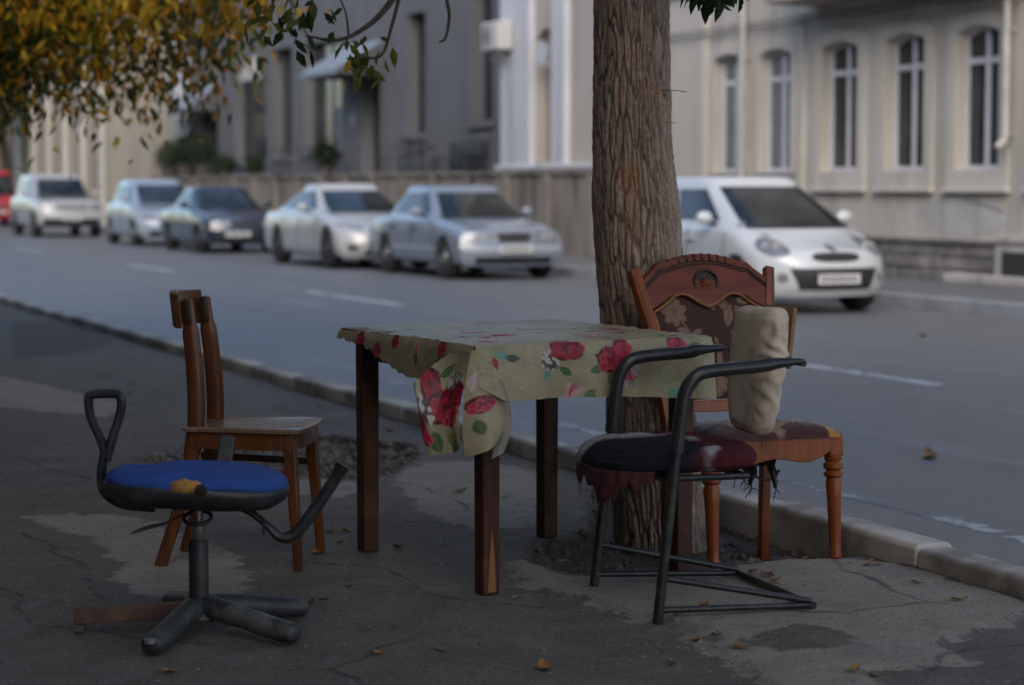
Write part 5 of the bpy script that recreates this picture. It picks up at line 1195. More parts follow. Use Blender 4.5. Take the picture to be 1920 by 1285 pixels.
# brocade
def brocade(u, v, seed, motifs):
    n = len(u); C = np.tile(np.array([.050, .0135, .010]), (n, 1)); C *= (.8 + .4 * fbm(u * 60, v * 60, 2, seed))[:, None]
    BG = (.20, .125, .08); ED = (.09, .045, .03)
    for m in motifs:
        t = m[0]
        if t == 'stem':
            d = pdist(u, v, m[1]); blend(C, np.clip((.0032 - d) / .0015, 0, 1), BG)
        elif t == 'leaf': leafp(C, u, v, m[1], m[2], m[3], m[4], BG, ED)
        elif t == 'fl':
            x, y, r, k, a0 = m[1:6]; r = r * .8
            for j in range(k):
                a = a0 + j * 2 * math.pi / k; mm, _, _, rr_ = ell(u, v, x + math.cos(a) * r * .58, y + math.sin(a) * r * .58, r * .46, r * .30, a, .15)
                blend(C, mm, BG); blend(C, mm * np.clip(1 - np.abs(rr_ - .55) / .12, 0, 1) * .8, ED)
            mm, *_ = ell(u, v, x, y, r * .26, r * .26, 0, .3); blend(C, mm, ED); mm, *_ = ell(u, v, x, y, r * .15, r * .15, 0, .3); blend(C, mm, BG)
        elif t == 'pine':
            x, y, r = m[1:4]; mm, a, b_, rr_ = ell(u, v, x, y, r * .62, r, 0, .1); blend(C, mm, BG); ch_ = (np.sin(a * 12 + b_ * 12) * np.sin(a * 12 - b_ * 12)) > .1; blend(C, mm * ch_ * .8, ED)
            for j in range(5): leafp(C, u, v, x, y + r * .8, r * .9, math.pi / 2 + (j - 2) * .45, BG, ED)
            for j in range(4): leafp(C, u, v, x, y - r * .7, r * .7, -math.pi / 2 + (j - 1.5) * .7, BG, ED)
    return C
back_motifs = [('fl', -.135, .835, .062, 7, .3), ('stem', [(-.11, .80), (-.085, .765), (-.07, .71), (-.045, .665), (-.01, .63)]), ('leaf', -.085, .765, .05, 2.9, 0), ('leaf', -.08, .75, .05, .5, 0), ('leaf', -.07, .71, .045, 3.4, 0), ('leaf', -.065, .70, .05, .9, 0), ('leaf', -.045, .665, .045, 2.7, 0), ('leaf', -.03, .65, .04, .2, 0),
                ('fl', -.175, .70, .058, 6, .1), ('fl', .0, .585, .062, 9, .2), ('fl', -.085, .59, .045, 6, 0), ('leaf', .03, .645, .045, 1.9, 0), ('leaf', .02, .66, .035, 1.3, 0), ('leaf', .02, .69, .035, 1.2, 0), ('stem', [(.015, .63), (.02, .72)]), ('leaf', .02, .72, .03, 1.9, 0), ('leaf', .018, .705, .035, 2.4, 0),
                ('pine', .105, .705, .046), ('fl', .07, .845, .03, 5, .4), ('leaf', .085, .85, .075, -1.9, 0), ('leaf', .10, .855, .085, -.95, 0), ('leaf', .11, .87, .075, .1, 0), ('leaf', .08, .86, .06, 2.9, 0), ('fl', .02, .865, .035, 5, 1), ('fl', .185, .83, .04, 6, .2), ('fl', .19, .62, .05, 7, .2), ('leaf', .15, .60, .05, 2.5, 0), ('fl', -.17, .56, .045, 6, 0), ('leaf', .12, .56, .06, .4, 0), ('fl', .11, .555, .035, 5, 0)]
def ztop(y): 
    a = abs(y) / .21; return .868 + .022 * math.cos(a * math.pi * 1.05) * -1 * (1 - a) * .9 + .028 * math.exp(-((a - .42) / .26) ** 2) - .034 * max(0, a - .6) / .4
nu2, nv2 = 170, 150
ZTOP = np.vectorize(ztop); HB = np.vectorize(hb); XB = np.vectorize(xb)
Ug, Vg = np.meshgrid(np.linspace(-1, 1, nu2 + 1), np.linspace(0, 1, nv2 + 1), indexing='ij')
Zp = .535 + Vg * .30; Yp = Ug * (HB(Zp) - .021)
Zp = .530 + Vg * (ZTOP(Yp * .21 / (HB(Zp) - .021) * .98) + .006 - .530); Yp = Ug * (HB(Zp) - .021)
puff = .016 * (1 - np.abs(Ug) ** 6) * np.minimum(1, np.minimum(Vg, 1 - Vg) * 9) ** .5
Xp = XB(Zp) + .002 + puff - .010 * (1 - Ug ** 2)
broc = P_attr('brocade', .75, bump=.5, bscale=500, bdist=.001, var=.12, vscale=90, spec=.3, sheen=.3)
np_mesh('back_upholstery', np.stack([Xp, Yp, Zp], -1).reshape(-1, 3), grid_faces(nu2, nv2), broc, oc2, cols=brocade(Yp.ravel(), Zp.ravel(), 141, back_motifs))
MB().grid(lambda a, c: (xb(lerp(.53, .89, c)) - .022, lerp(-1, 1, a) * (hb(lerp(.53, .89, c)) - .015), lerp(.53, .89, c)), 6, 8).build('back_lining', P('lining_cloth', (.05, .035, .03), .9), oc2)
pts = [(xb(.53) + .012, -hb(.53) + .026, .53)] + [(xb(z) + .014, -hb(z) + .024, z) for z in (.62, .72, .80)] + [(xb(ztop(y)) + .016, y * (hb(.86) - .023) / .215, ztop(y) + .002) for y in np.linspace(-.212, .212, 41)] + [(xb(z) + .014, hb(z) - .024, z) for z in (.80, .72, .62)] + [(xb(.53) + .012, hb(.53) - .026, .53)]
MB().tube(pts, .0052, 8).build('welt', P('golden_braid', (.30, .135, .03), .7, (.2, .085, .02), 60), oc2)
def zrail(y):
    a = abs(y); base = .952 + .086 * (1 - min(1, a / .235) ** 2.0) ** .85 + .010 * math.exp(-((a - .17) / .02) ** 2)
    return base + (.0014 * math.cos(y / .031 * 2 * math.pi) if a < .15 else 0)
ys = np.linspace(-.243, .243, 97)
b = MB(); poly = [(y, zrail(y)) for y in ys] + [(y, ztop(y * .212 / .243) + .001) for y in ys[::-1]]
b.prism(poly, lambda y, z: (xb(z) + .018, y, z), lambda y, z: (xb(z) - .016, y, z))
tr2 = b.build('crest_rail', wood('crest_wood', (.20, .040, .011), (.13, .025, .008), .42, 'y', c3=(.07, .016, .008), coat=.05), oc2, smooth=False, bevel=.003)
for off_ in (.026, .036):
    MB().tube([(xb(zrail(y) - off_) + .0185, y, zrail(y) - off_) for y in np.linspace(-.236, .236, 60)], .0035, 6).build('carved_line', cv_dark, tr2)
for k in range(-4, 5):
    y = k * .031 + .0155 * 0
    MB().tube([(xb(1.03) + .017, y, zrail(y) - .002), (xb(1.015) + .0195, y * .97, zrail(y) - .014), (xb(1.0) + .0185, y * .95, zrail(y) - .022)], .0030, 6).build('carved_flute', cv_dark, tr2)
b = MB(); mx, mz = xb(.938) + .0195, .938
b.tube([(mx, .044 * math.cos(t_), mz + .040 * math.sin(t_)) for t_ in np.linspace(0, 2 * math.pi, 33)], .0055, 8, cap=False); md = b.build('medallion_ring', cv_dark, tr2)
b = MB()
for a in (-70, -40, -14, 14, 40, 70):
    a_ = rad(a); b.tube(catmull([(mx, .004 * math.sin(a_), mz - .018), (mx + .004, .014 * math.sin(a_), mz - .018 + .018 * math.cos(a_)), (mx + .001, .030 * math.sin(a_), mz - .014 + .034 * math.cos(a_))], 4), [.002, .003, .004, .0045, .0045, .004, .003, .002, .0015], 8)
b.tube([(mx + .001, -.02, mz - .021), (mx + .003, 0, mz - .024), (mx + .001, .02, mz - .021)], .004, 8); b.build('carved_palmette', cv, tr2)
MB().lathe([(.001, 0), (.038, 0), (.038, -.004)], (mx - .004, 0, mz), 28, 'x').build('medallion_field', cv_dark, tr2)
b = MB(); ys = np.linspace(-.185, .185, 15); b.prism([(y, .527) for y in ys] + [(y, .487 + .010 * (abs(y) / .185) ** 2) for y in ys[::-1]], lambda y, z: (xb(z) + .012, y, z), lambda y, z: (xb(z) - .012, y, z)); b.build('lower_rail', cv, oc2, bevel=.003)
# seat cushion with worn brocade
Ug, Vg = np.meshgrid(np.linspace(-1, 1, 121), np.linspace(-1, 1, 121), indexing='ij')
dome = np.clip((1 - np.abs(Ug) ** 5), 0, 1) ** .4 * np.clip((1 - np.abs(Vg) ** 5), 0, 1) ** .4
Xs = -.185 + Vg * .21; Ys = Ug * lerp(.20, .238, (Vg + 1) / 2)
Zs = .405 + .055 * dome + (fbm(Xs * 12, Ys * 12, 3, 151) - .5) * .014 * dome + .008 * np.exp(-((Vg - .6) / .25) ** 2) * dome
sm_ = [('fl', .1, -.06, .055, 7, .2), ('leaf', .06, -.03, .07, 2.8, 0), ('leaf', .15, -.05, .07, .3, 0), ('fl', -.12, -.05, .05, 6, .3), ('fl', .0, -.15, .055, 8, .1), ('leaf', -.05, -.08, .07, 2, 0), ('fl', .17, -.14, .05, 6, .1), ('fl', -.15, -.2, .05, 6, .5), ('fl', .13, -.27, .055, 7, 0), ('fl', -.05, -.28, .05, 6, 0), ('leaf', .03, -.02, .06, -.4, 0), ('fl', .2, -.03, .04, 6, .3), ('leaf', -.02, .005, .06, .2, 0)]
cs_ = brocade(Ys.ravel(), Xs.ravel(), 153, sm_) * 1.15
for (fx, fy) in ((.015, .225),):
    k_ = np.clip(1.25 - np.hypot((Xs - fx) / .03, (Ys - fy) / .035) + (fbm(Xs * 40, Ys * 40, 3, 157) - .5) * 1.2, 0, 1).ravel(); k_ = np.clip(k_ * 4 - 1, 0, 1); blend(cs_, k_, (.42, .19, .035))
np_mesh('seat_cushion', np.stack([Xs, Ys, Zs], -1).reshape(-1, 3), grid_faces(120, 120), broc, oc2, cols=cs_)
# torn black webbing hanging under the seat
rng = random.Random(8); webm = P('black_webbing', (.012, .012, .013), .85, (.03, .03, .03), 40)
b = MB()
def rag_pt(u, v_):
    y = -.13 + .17 * u; d = (.05 + .05 * math.sin(u * 5.2) ** 2 + .018 * math.sin(u * 31) + .02 * math.sin(u * 13 + 2)) * v_
    return (-.05 + .018 * math.sin(u * 14 + v_ * 4) + .012 * math.sin(u * 37), y + .012 * math.sin(v_ * 6 + u * 9), .368 - d)
b.grid(rag_pt, 48, 8)
for k in range(14):
    u = rng.random(); p = Vector(rag_pt(u, 1.0)); b.tube([p, p + Vector((rng.uniform(-.01, .01), rng.uniform(-.015, .015), -.02)), p + Vector((rng.uniform(-.02, .02), rng.uniform(-.03, .03), -rng.uniform(.02, .05)))], .0016, 5, cap=False)
b.tube(catmull([(-.05, -.06, .30), (-.045, -.03, .275), (-.05, .02, .272), (-.06, .05, .30)], 4), .004, 6)
b.build('torn_webbing', webm, oc2)

# ================================================================== TREES
def leaf_cloud(pos, dirs, lens, widths, cols, seed=0):
    """one folded, pointed leaf per row"""
    n = len(pos); rng = np.random.default_rng(seed); d = dirs / np.linalg.norm(dirs, axis=1, keepdims=True)
    r = rng.normal(size=(n, 3)); sd_ = np.cross(d, r); sd_ /= np.linalg.norm(sd_, axis=1, keepdims=True) + 1e-9; nm = np.cross(sd_, d)
    L_ = lens[:, None]; w_ = widths[:, None]
    b0 = pos; m1 = pos + d * L_ * .45 - nm * w_ * .25; l1 = pos + d * L_ * .38 + sd_ * w_ * .5; r1 = pos + d * L_ * .38 - sd_ * w_ * .5; t1 = pos + d * L_ + nm * L_ * rng.uniform(-.25, .05, (n, 1))
    l2 = pos + d * L_ * .72 + sd_ * w_ * .3; r2 = pos + d * L_ * .72 - sd_ * w_ * .3
    V = np.stack([b0, l1, l2, t1, r2, r1, m1], 1).reshape(-1, 3)
    base = np.array([[0, 6, 1, 1], [1, 6, 2, 2]]); tris = np.array([[0, 6, 1], [1, 6, 2], [2, 6, 3], [3, 6, 4], [4, 6, 5], [5, 6, 0]])
    F = (np.arange(n)[:, None, None] * 7 + tris[None]).reshape(-1, 3)
    return V, F, np.repeat(cols, 7, axis=0)
leaf_mat = P_attr('leaf_tissue', .55, var=.25, vscale=9, trans=.35, spec=.35)
def limb(b, pts, r0, r1, n=8):
    pth = catmull(pts, 4); m = len(pth); b.tube(pth, [lerp(r0, r1, i / (m - 1)) for i in range(m)], n)
# ---- the big street tree by the table
main_tree = thing('street_tree', 'thick trunked street tree with furrowed bark growing beside the table', 'tree', (.53, 7.85, -.08))
TR = [(.03, 0, -.12, .205), (.02, 0, .02, .178), (.0, 0, .16, .164), (-.03, 0, .55, .157), (-.075, 0, 1.10, .157), (-.085, 0, 1.25, .156), (-.098, 0, 1.45, .142), (-.105, 0, 2.0, .136), (-.10, .02, 2.7, .135), (-.08, .03, 3.1, .15)]
TRa = np.array(TR); na, nh = 300, 620
TH, HH = np.meshgrid(np.linspace(0, 2 * np.pi, na + 1)[:-1], np.linspace(-.12, 3.1, nh + 1), indexing='ij')
cxx = np.interp(HH, TRa[:, 2], TRa[:, 0]); cyy = np.interp(HH, TRa[:, 2], TRa[:, 1]); r0 = np.interp(HH, TRa[:, 2], TRa[:, 3])
r0 = r0 * (1 + .05 * np.sin(TH * 3 + HH * .8) + .03 * np.sin(TH * 5 - HH * 1.3 + 1) + .10 * np.exp(-np.clip(HH + .12, 0, 9) / .12) * np.sin(TH * 4 + .5))
# bark: long interlacing ridges, periodic round the trunk
def ridge(a, h, f, fh, warp, seed):
    w_ = (fbm(np.cos(a) * 2.2 + h * 1.6 + 7, np.sin(a) * 2.2 + h * 1.1, 4, seed) - .5) * warp
    ph = a / (2 * np.pi) * f + w_ + (vnoise(np.cos(a) * 1.3 + 9, h * fh, seed + 5) - .5) * .9
    return np.abs((ph % 1) - .5) * 2
def cells(a, h, nc, rows, seed):
    """stretched cellular plates, periodic round the trunk: distance to the plate's edge"""
    u = a / (2 * np.pi) * nc + (fbm(np.cos(a) * 2 + 5, np.sin(a) * 2 + h * 2.2, 3, seed) - .5) * 3.0; v = h * rows + (fbm(np.cos(a) * 6, np.sin(a) * 6 + h * 3, 3, seed + 3) - .5) * 1.6
    iu = np.floor(u).astype(int); iv = np.floor(v).astype(int); f1 = np.full(u.shape, 9.); f2 = np.full(u.shape, 9.); idc = np.zeros(u.shape)
    for du in (-1, 0, 1):
        for dv in (-1, 0, 1):
            cu, cv_ = iu + du, iv + dv; w_ = cu % nc
            h1 = ((w_ * 7349 + cv_ * 9151 + seed * 131) * 2654435761 % 4294967296) / 4294967296.; h2 = ((w_ * 3301 + cv_ * 7717 + seed * 977 + 11) * 2246822519 % 4294967296) / 4294967296.
            d = np.hypot(u - cu - .1 - .8 * h1, (v - cv_ - .1 - .8 * h2) * 1.0)
            up_ = d < f1; f2 = np.where(up_, f1, np.minimum(f2, d)); idc = np.where(up_, h1 * 7 % 1, idc); f1 = np.where(up_, d, f1)
    return f2 - f1, idc
e1, id1 = cells(TH, HH, 40, 5.5, 5); e2, id2 = cells(TH, HH, 60, 14.0, 9)
pl = np.clip((e1 - .02) / .38, 0, 1); pl = pl * pl * (3 - 2 * pl); pl2 = np.clip(e2 / .22, 0, 1)
rA = ridge(TH, HH, 40, 2.2, 6.0, 161); gv_ = np.clip(rA / .35, 0, 1); pl = pl * (.3 + .7 * gv_)
cross = .6 + .4 * pl2
fine = fbm(np.cos(TH) * 30 + HH * 3, np.sin(TH) * 30 + HH * 40, 3, 179)
disp = .0105 * pl * (.6 + .4 * cross) + .004 * (id1 - .5) * pl + .006 * (fine - .5) + .006 * (fbm(np.cos(TH) * 8, HH * 9 + np.sin(TH) * 8, 3, 181) - .5)
Rr = r0 - .010 + disp
vs = np.stack([cxx + Rr * np.cos(TH), cyy + Rr * np.sin(TH), HH], -1).reshape(-1, 3)
i, j = np.meshgrid(np.arange(na), np.arange(nh), indexing='ij'); a_ = i * (nh + 1) + j; b2 = ((i + 1) % na) * (nh + 1) + j
fcs = np.stack([a_, b2, b2 + 1, a_ + 1], -1).reshape(-1, 4)
flake = np.clip((fbm(np.cos(TH) * 3.2 + 4, np.sin(TH) * 3.2 + HH * 3.0, 4, 191) - .56) * 8, 0, 1) * pl * (id2 > .5)
scar = np.exp(-((HH - 1.36) / .05) ** 2 - (((TH - 4.55 + np.pi) % (2 * np.pi) - np.pi) / .22) ** 2); scar2 = np.exp(-((HH - 1.22) / .10) ** 2 - (((TH - 4.62 + np.pi) % (2 * np.pi) - np.pi) / .16) ** 2)
flake = np.clip(flake * .75 + scar * 1.2 + scar2 * .7, 0, 1)
gr = fbm(np.cos(TH) * 4, np.sin(TH) * 4 + HH * 2, 4, 193)
bc = np.tile(np.array([.34, .25, .20]), (TH.size, 1)) * (.65 + .35 * gr.ravel() + .35 * id1.ravel())[:, None]
blend(bc, np.clip((.5 - pl.ravel()) * 1.6, 0, 1), (.075, .054, .044)); blend(bc, flake.ravel() * .8, (.34, .155, .07));  # groove shade painted into the bark colour, then orange flakes
blend(bc, np.clip((fine.ravel() - .55) * 3, 0, 1) * .4, (.24, .195, .17))
bark_m = P_attr('bark', .92, bump=.6, bscale=120, bdist=.004, var=.22, vscale=60, spec=.2)
np_mesh('trunk', vs, fcs, bark_m, main_tree, cols=bc)
br_m = P('branch_bark', (.10, .075, .062), .9, (.16, .12, .10), 20, bump=.5, bscale=60)
rng = np.random.default_rng(21); b = MB(); tips = []
for k in range(9):
    a = k * 2 * math.pi / 9 + rng.uniform(-.2, .2); out = rng.uniform(2.2, 4.2); up = rng.uniform(1.0, 3.2)
    p0 = Vector((-.08 + .06 * math.cos(a), .03 + .06 * math.sin(a), 2.95)); p2 = p0 + Vector((math.cos(a) * out, math.sin(a) * out, up)); p1 = (p0 + p2) / 2 + Vector((0, 0, .45))
    limb(b, [p0, p1, p2], .075, .018); tips.append((p0, p1, p2))
    for q in range(4):
        u = rng.uniform(.35, .95); st_ = p0.lerp(p2, u) + Vector((0, 0, .4 * math.sin(u * math.pi))); e_ = st_ + Vector((rng.normal(), rng.normal(), rng.normal() * .5)).normalized() * rng.uniform(.5, 1.1); limb(b, [st_, (st_ + e_) / 2 + Vector((0, 0, .1)), e_], .02, .006, 6); tips.append((st_, st_, e_))
b.build('limbs', br_m, main_tree)
cl = []
for k in range(760):
    d = rng.normal(size=3); d /= np.linalg.norm(d); rr_ = rng.random() ** .4; c_ = np.array([-.1, .1, 4.9]) + d * np.array([4.4, 4.4, 2.0]) * rr_
    if c_[2] < 2.9: c_[2] = 2.9 + rng.random() * .5
    cl.append(c_)
cl = np.array(cl); NL = 34
pos = np.repeat(cl, NL, 0) + rng.normal(size=(len(cl) * NL, 3)) * .26
dr = rng.normal(size=pos.shape) * .6 + np.array([0, 0, -.7])
colg = np.array([.05, .085, .02]) * rng.uniform(.6, 1.5, (len(pos), 1)) + np.array([.05, .035, 0]) * (rng.random((len(pos), 1)) < .18)
V, F, C = leaf_cloud(pos, dr, rng.uniform(.10, .16, len(pos)), rng.uniform(.05, .075, len(pos)), colg, 22)
np_mesh('crown', V, F, leaf_mat, main_tree, cols=C, smooth=False)
# hanging sprays that reach down into view (local to the tree root)
def spray(paths, leaves, seed):
    bb = MB(); rg = np.random.default_rng(seed); LP, LD, LL, LC = [], [], [], []
    for pth, r0_, r1_ in paths:
        limb(bb, pth, r0_, r1_, 6)
    for (p, n, spread, L_, col) in leaves:
        for q in range(n):
            pp = np.array(p) + rg.normal(size=3) * spread; LP.append(pp); LD.append(np.array([rg.normal() * .55, rg.normal() * .55, -.75 + rg.normal() * .35])); LL.append(L_ * rg.uniform(.7, 1.2)); LC.append(np.array(col) * rg.uniform(.7, 1.4))
    tw = bb.build('twig', br_m, main_tree)
    V, F, C = leaf_cloud(np.array(LP), np.array(LD), np.array(LL), np.array(LL) * .40, np.array(LC), seed); np_mesh('foliage', V, F, leaf_mat, tw, cols=C, smooth=False)
R0 = Vector((.53, 7.85, -.08))
def loc(x, y, z): return Vector((x, y, z)) - R0
G1 = (.030, .060, .018); G2 = (.13, .16, .03); Y1 = (.36, .25, .03)
spray([([loc(.5, 7.8, 2.75), loc(.62, 7.6, 2.35), loc(.68, 7.5, 2.02), loc(.70, 7.48, 1.93)], .016, .004), ([loc(.66, 7.5, 2.15), loc(.76, 7.48, 2.0), loc(.82, 7.48, 1.94)], .008, .003)],
      [(loc(.645, 7.5, 1.945), 9, .022, .095, G1), (loc(.69, 7.5, 1.935), 11, .028, .10, G1), (loc(.735, 7.48, 1.925), 8, .022, .10, G1), (loc(.80, 7.48, 1.965), 9, .028, .095, G1), (loc(.70, 7.5, 2.02), 12, .05, .10, G1), (loc(.85, 7.5, 2.0), 8, .04, .09, G1)], 31)
spray([([loc(.3, 7.85, 2.8), loc(-.1, 8.1, 2.5), loc(-.35, 8.3, 2.12), loc(-.47, 8.3, 1.93), loc(-.56, 8.3, 1.845), loc(-.66, 8.3, 1.80), loc(-.78, 8.3, 1.815)], .022, .005), ([loc(-.42, 8.3, 1.99), loc(-.46, 8.3, 1.84), loc(-.50, 8.3, 1.74), loc(-.60, 8.3, 1.735)], .008, .004), ([loc(-.62, 8.3, 1.81), loc(-.63, 8.3, 1.90), loc(-.66, 8.3, 1.97)], .005, .003)],
      [(loc(-.60, 8.3, 1.78), 9, .03, .075, G2), (loc(-.56, 8.3, 1.70), 9, .035, .075, G2), (loc(-.53, 8.3, 1.76), 8, .035, .07, G2), (loc(-.64, 8.3, 1.69), 5, .03, .07, Y1), (loc(-.80, 8.3, 1.84), 12, .05, .08, G1), (loc(-.92, 8.35, 1.87), 14, .06, .085, G2), (loc(-.86, 8.35, 1.93), 12, .06, .085, G2), (loc(-.68, 8.3, 1.95), 6, .04, .075, G1), (loc(-.98, 8.4, 1.92), 12, .06, .08, Y1)], 33)
spray([([loc(-.15, 8.1, 2.55), loc(-.22, 8.2, 2.2), loc(-.245, 8.2, 1.98), loc(-.235, 8.2, 1.88), loc(-.25, 8.2, 1.80), loc(-.275, 8.2, 1.785)], .010, .004)], [(loc(-.2, 8.15, 2.3), 10, .07, .08, G2)], 35)
b = MB(); b.tube([loc(.53, 7.76, 1.588), loc(.59, 7.74, 1.584), loc(.618, 7.73, 1.579)], .0016, 5); b.build('dead_twig', br_m, main_tree)
b = MB(); b.tube([loc(.54, 7.76, 1.473), loc(.583, 7.75, 1.470)], .0013, 5); b.build('dead_twig', br_m, main_tree)
# ---- yellowing tree further along the near pavement
yt = thing('autumn_tree', 'tree with drooping yellow and orange autumn foliage hanging over the pavement', 'tree', (-4.75, 15.4, 0))
b = MB(); limb(b, [(0, 0, -.1), (.05, 0, 1.2), (.1, -.05, 2.4), (.15, -.05, 3.2)], .22, .15, 14); b.build('trunk', br_m, yt)
b = MB(); rng = np.random.default_rng(41); tw = []
for k in range(16):
    a = rng.uniform(-1.6, 1.6) if k < 11 else rng.uniform(1.6, 4.6); out = rng.uniform(1.6, 3.0); z1 = rng.uniform(2.6, 5.2)
    p0 = Vector((.13, -.05, rng.uniform(2.4, 3.3))); p1 = p0 + Vector((math.cos(a) * out * .6, math.sin(a) * out * .6, 1.0)); p2 = p0 + Vector((math.cos(a) * out, math.sin(a) * out, z1 - p0.z)); p3 = p2 + Vector((math.cos(a) * .4, math.sin(a) * .4, -rng.uniform(.5, 1.1)))
    limb(b, [p0, p1, p2, p3], .06, .008, 7)
b.build('limbs', br_m, yt)
cl = []
while len(cl) < 1500:
    p = rng.uniform([-3.2, -2.6, 1.2], [3.25, 2.6, 7.0]); x, y, z = p
    s_ = (abs(x - .3) / 2.95) ** 3.4 + (abs(y) / 2.5) ** 2.4 + (abs(z - 4.3) / 2.95) ** 2.2
    if z > 1.92 and s_ < 1 and (s_ > .30 or rng.random() < .35): cl.append(p)
cl = np.array(cl); NL = 64
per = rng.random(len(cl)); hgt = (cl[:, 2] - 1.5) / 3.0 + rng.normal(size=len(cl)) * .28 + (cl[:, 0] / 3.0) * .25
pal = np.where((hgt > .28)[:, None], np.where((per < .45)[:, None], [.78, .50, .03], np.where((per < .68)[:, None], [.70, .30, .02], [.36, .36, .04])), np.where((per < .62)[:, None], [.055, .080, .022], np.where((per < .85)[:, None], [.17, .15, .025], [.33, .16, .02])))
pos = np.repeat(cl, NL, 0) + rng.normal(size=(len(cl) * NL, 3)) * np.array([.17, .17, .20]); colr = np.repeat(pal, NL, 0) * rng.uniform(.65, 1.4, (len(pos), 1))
dr = rng.normal(size=pos.shape) * .5 + np.array([0, 0, -1.0])
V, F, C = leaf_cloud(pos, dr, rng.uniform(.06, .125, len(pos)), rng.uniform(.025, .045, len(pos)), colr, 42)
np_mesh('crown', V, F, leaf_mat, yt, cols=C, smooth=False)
# ---- unseen tree added beside the camera to keep sky light off the foreground
shade_tree = thing('street_tree', 'unseen broad green tree added on the near pavement to shade the foreground', 'tree', W(3.3, -1.6, 0))
b = MB(); limb(b, [(0, 0, -.1), (.02, 0, 1.4), (-.05, 0, 2.9)], .2, .14, 14); b.build('trunk', br_m, shade_tree); b = MB()
for k in range(9):
    a = k * .72; limb(b, [(-.05, 0, 2.8), (math.cos(a) * 1.2, math.sin(a) * 1.2, 3.9), (math.cos(a) * 3, math.sin(a) * 3, 4.4 + .15 * k)], .07, .015, 6)
b.build('limbs', br_m, shade_tree); cl = rng.normal(size=(420, 3)); cl = cl / np.linalg.norm(cl, axis=1, keepdims=True) * (rng.random((420, 1)) ** .4) * np.array([4.4, 4.4, 1.9]) + np.array([0, 0, 5.0]); cl = cl[cl[:, 2] > 3.2]
pos = np.repeat(cl, 24, 0) + rng.normal(size=(len(cl) * 24, 3)) * .26; V, F, C = leaf_cloud(pos, rng.normal(size=pos.shape) + np.array([0, 0, -.8]), rng.uniform(.11, .17, len(pos)), rng.uniform(.055, .08, len(pos)), np.array([.05, .08, .02]) * rng.uniform(.6, 1.5, (len(pos), 1)), 45)
np_mesh('crown', V, F, leaf_mat, shade_tree, cols=C, smooth=False)
# ---- dark tree on the far pavement
ft = thing('street_tree', 'dark leaved street tree on the far pavement beyond the white off-roader', 'tree', W(13.95, 82, 0))
b = MB(); limb(b, [(0, 0, -.1), (.05, 0, 1.4), (-.1, 0, 2.8), (-.3, .1, 4.2)], .26, .14, 12); b.build('trunk', P('dark_bark', (.035, .028, .024), .9, (.05, .04, .035), 9), ft)
b = MB()
for k in range(7):
    a = k * .9; limb(b, [(-.15, 0, 3), (-.4 + math.cos(a) * .6, math.sin(a) * .8, 4), (-.7 + math.cos(a) * 1.3, math.sin(a) * 1.8, 4.6 + .3 * k)], .07, .015, 6)
b.build('limbs', br_m, ft); cl = rng.normal(size=(260, 3)); cl = cl / np.linalg.norm(cl, axis=1, keepdims=True) * (rng.random((260, 1)) ** .4) * np.array([1.9, 2.6, 2.2]) + np.array([-1.1, -.2, 5.0])
pos = np.repeat(cl, 26, 0) + rng.normal(size=(260 * 26, 3)) * .25; V, F, C = leaf_cloud(pos, rng.normal(size=pos.shape) + np.array([0, 0, -.8]), rng.uniform(.14, .22, len(pos)), rng.uniform(.07, .1, len(pos)), np.array([.035, .05, .018]) * rng.uniform(.6, 1.5, (len(pos), 1)), 43)
np_mesh('crown', V, F, leaf_mat, ft, cols=C, smooth=False)

# ================================================================== TERRACE THINGS
pot_m = P('plant_pot', (.06, .05, .048), .7, (.09, .075, .07), 8)
def shrub(lab, t, s, h, w, nleaf, seed, z=1.482, col=(.03, .05, .022)):
    r = thing('potted_shrub', lab, 'plant', W(t, s, z), ROT, 'potted shrubs on the terrace'); ph = .3 * h
    MB().lathe([(w * .22, 0), (w * .3, ph), (w * .33, ph), (w * .33, ph * 1.1), (w * .27, ph * 1.1)], n=16).build('pot', pot_m, r)
    rg = np.random.default_rng(seed); b = MB()
    for k in range(5): limb(b, [(0, 0, ph), (rg.normal() * w * .1, rg.normal() * w * .1, h * .6), (rg.normal() * w * .2, rg.normal() * w * .2, h * .85)], .015, .006, 5)
    b.build('stem', br_m, r)
    d = rg.normal(size=(nleaf, 3)); d = d / np.linalg.norm(d, axis=1, keepdims=True) * (rg.random((nleaf, 1)) ** .35) * np.array([w / 2, w / 2, h * .42]) * (1 + .35 * rg.normal(size=(nleaf, 1)) * .5) + np.array([0, 0, h * .62])
    V, F, C = leaf_cloud(d, rg.normal(size=d.shape) + np.array([0, 0, .3]), rg.uniform(.09, .16, nleaf), rg.uniform(.04, .07, nleaf), np.array(col) * rg.uniform(.6, 1.6, (nleaf, 1)), seed)
    np_mesh('foliage', V, F, leaf_mat, r, cols=C, smooth=False)
shrub('tall bushy potted shrub next to the far awning door', 16.85, 66.6, 1.35, 1.0, 900, 51); shrub('loose potted shrub at the far end of the terrace', 16.8, 68.2, 1.15, 1.0, 700, 52)
shrub('upright dark potted shrub left of the wide window', 16.9, 64.6, 1.25, .8, 700, 56)
shrub('low round potted shrub under the wide far window', 16.75, 61.6, .62, .8, 500, 53); shrub('small potted shrub on the coping below the narrow window', 16.7, 58.2, .6, .6, 400, 54); shrub('dark potted shrub beside the nearer awning door', 16.8, 52.2, .85, .7, 600, 55, col=(.025, .04, .02))
ir = P('dark_iron', (.03, .032, .036), .5, (.05, .05, .055), 10)
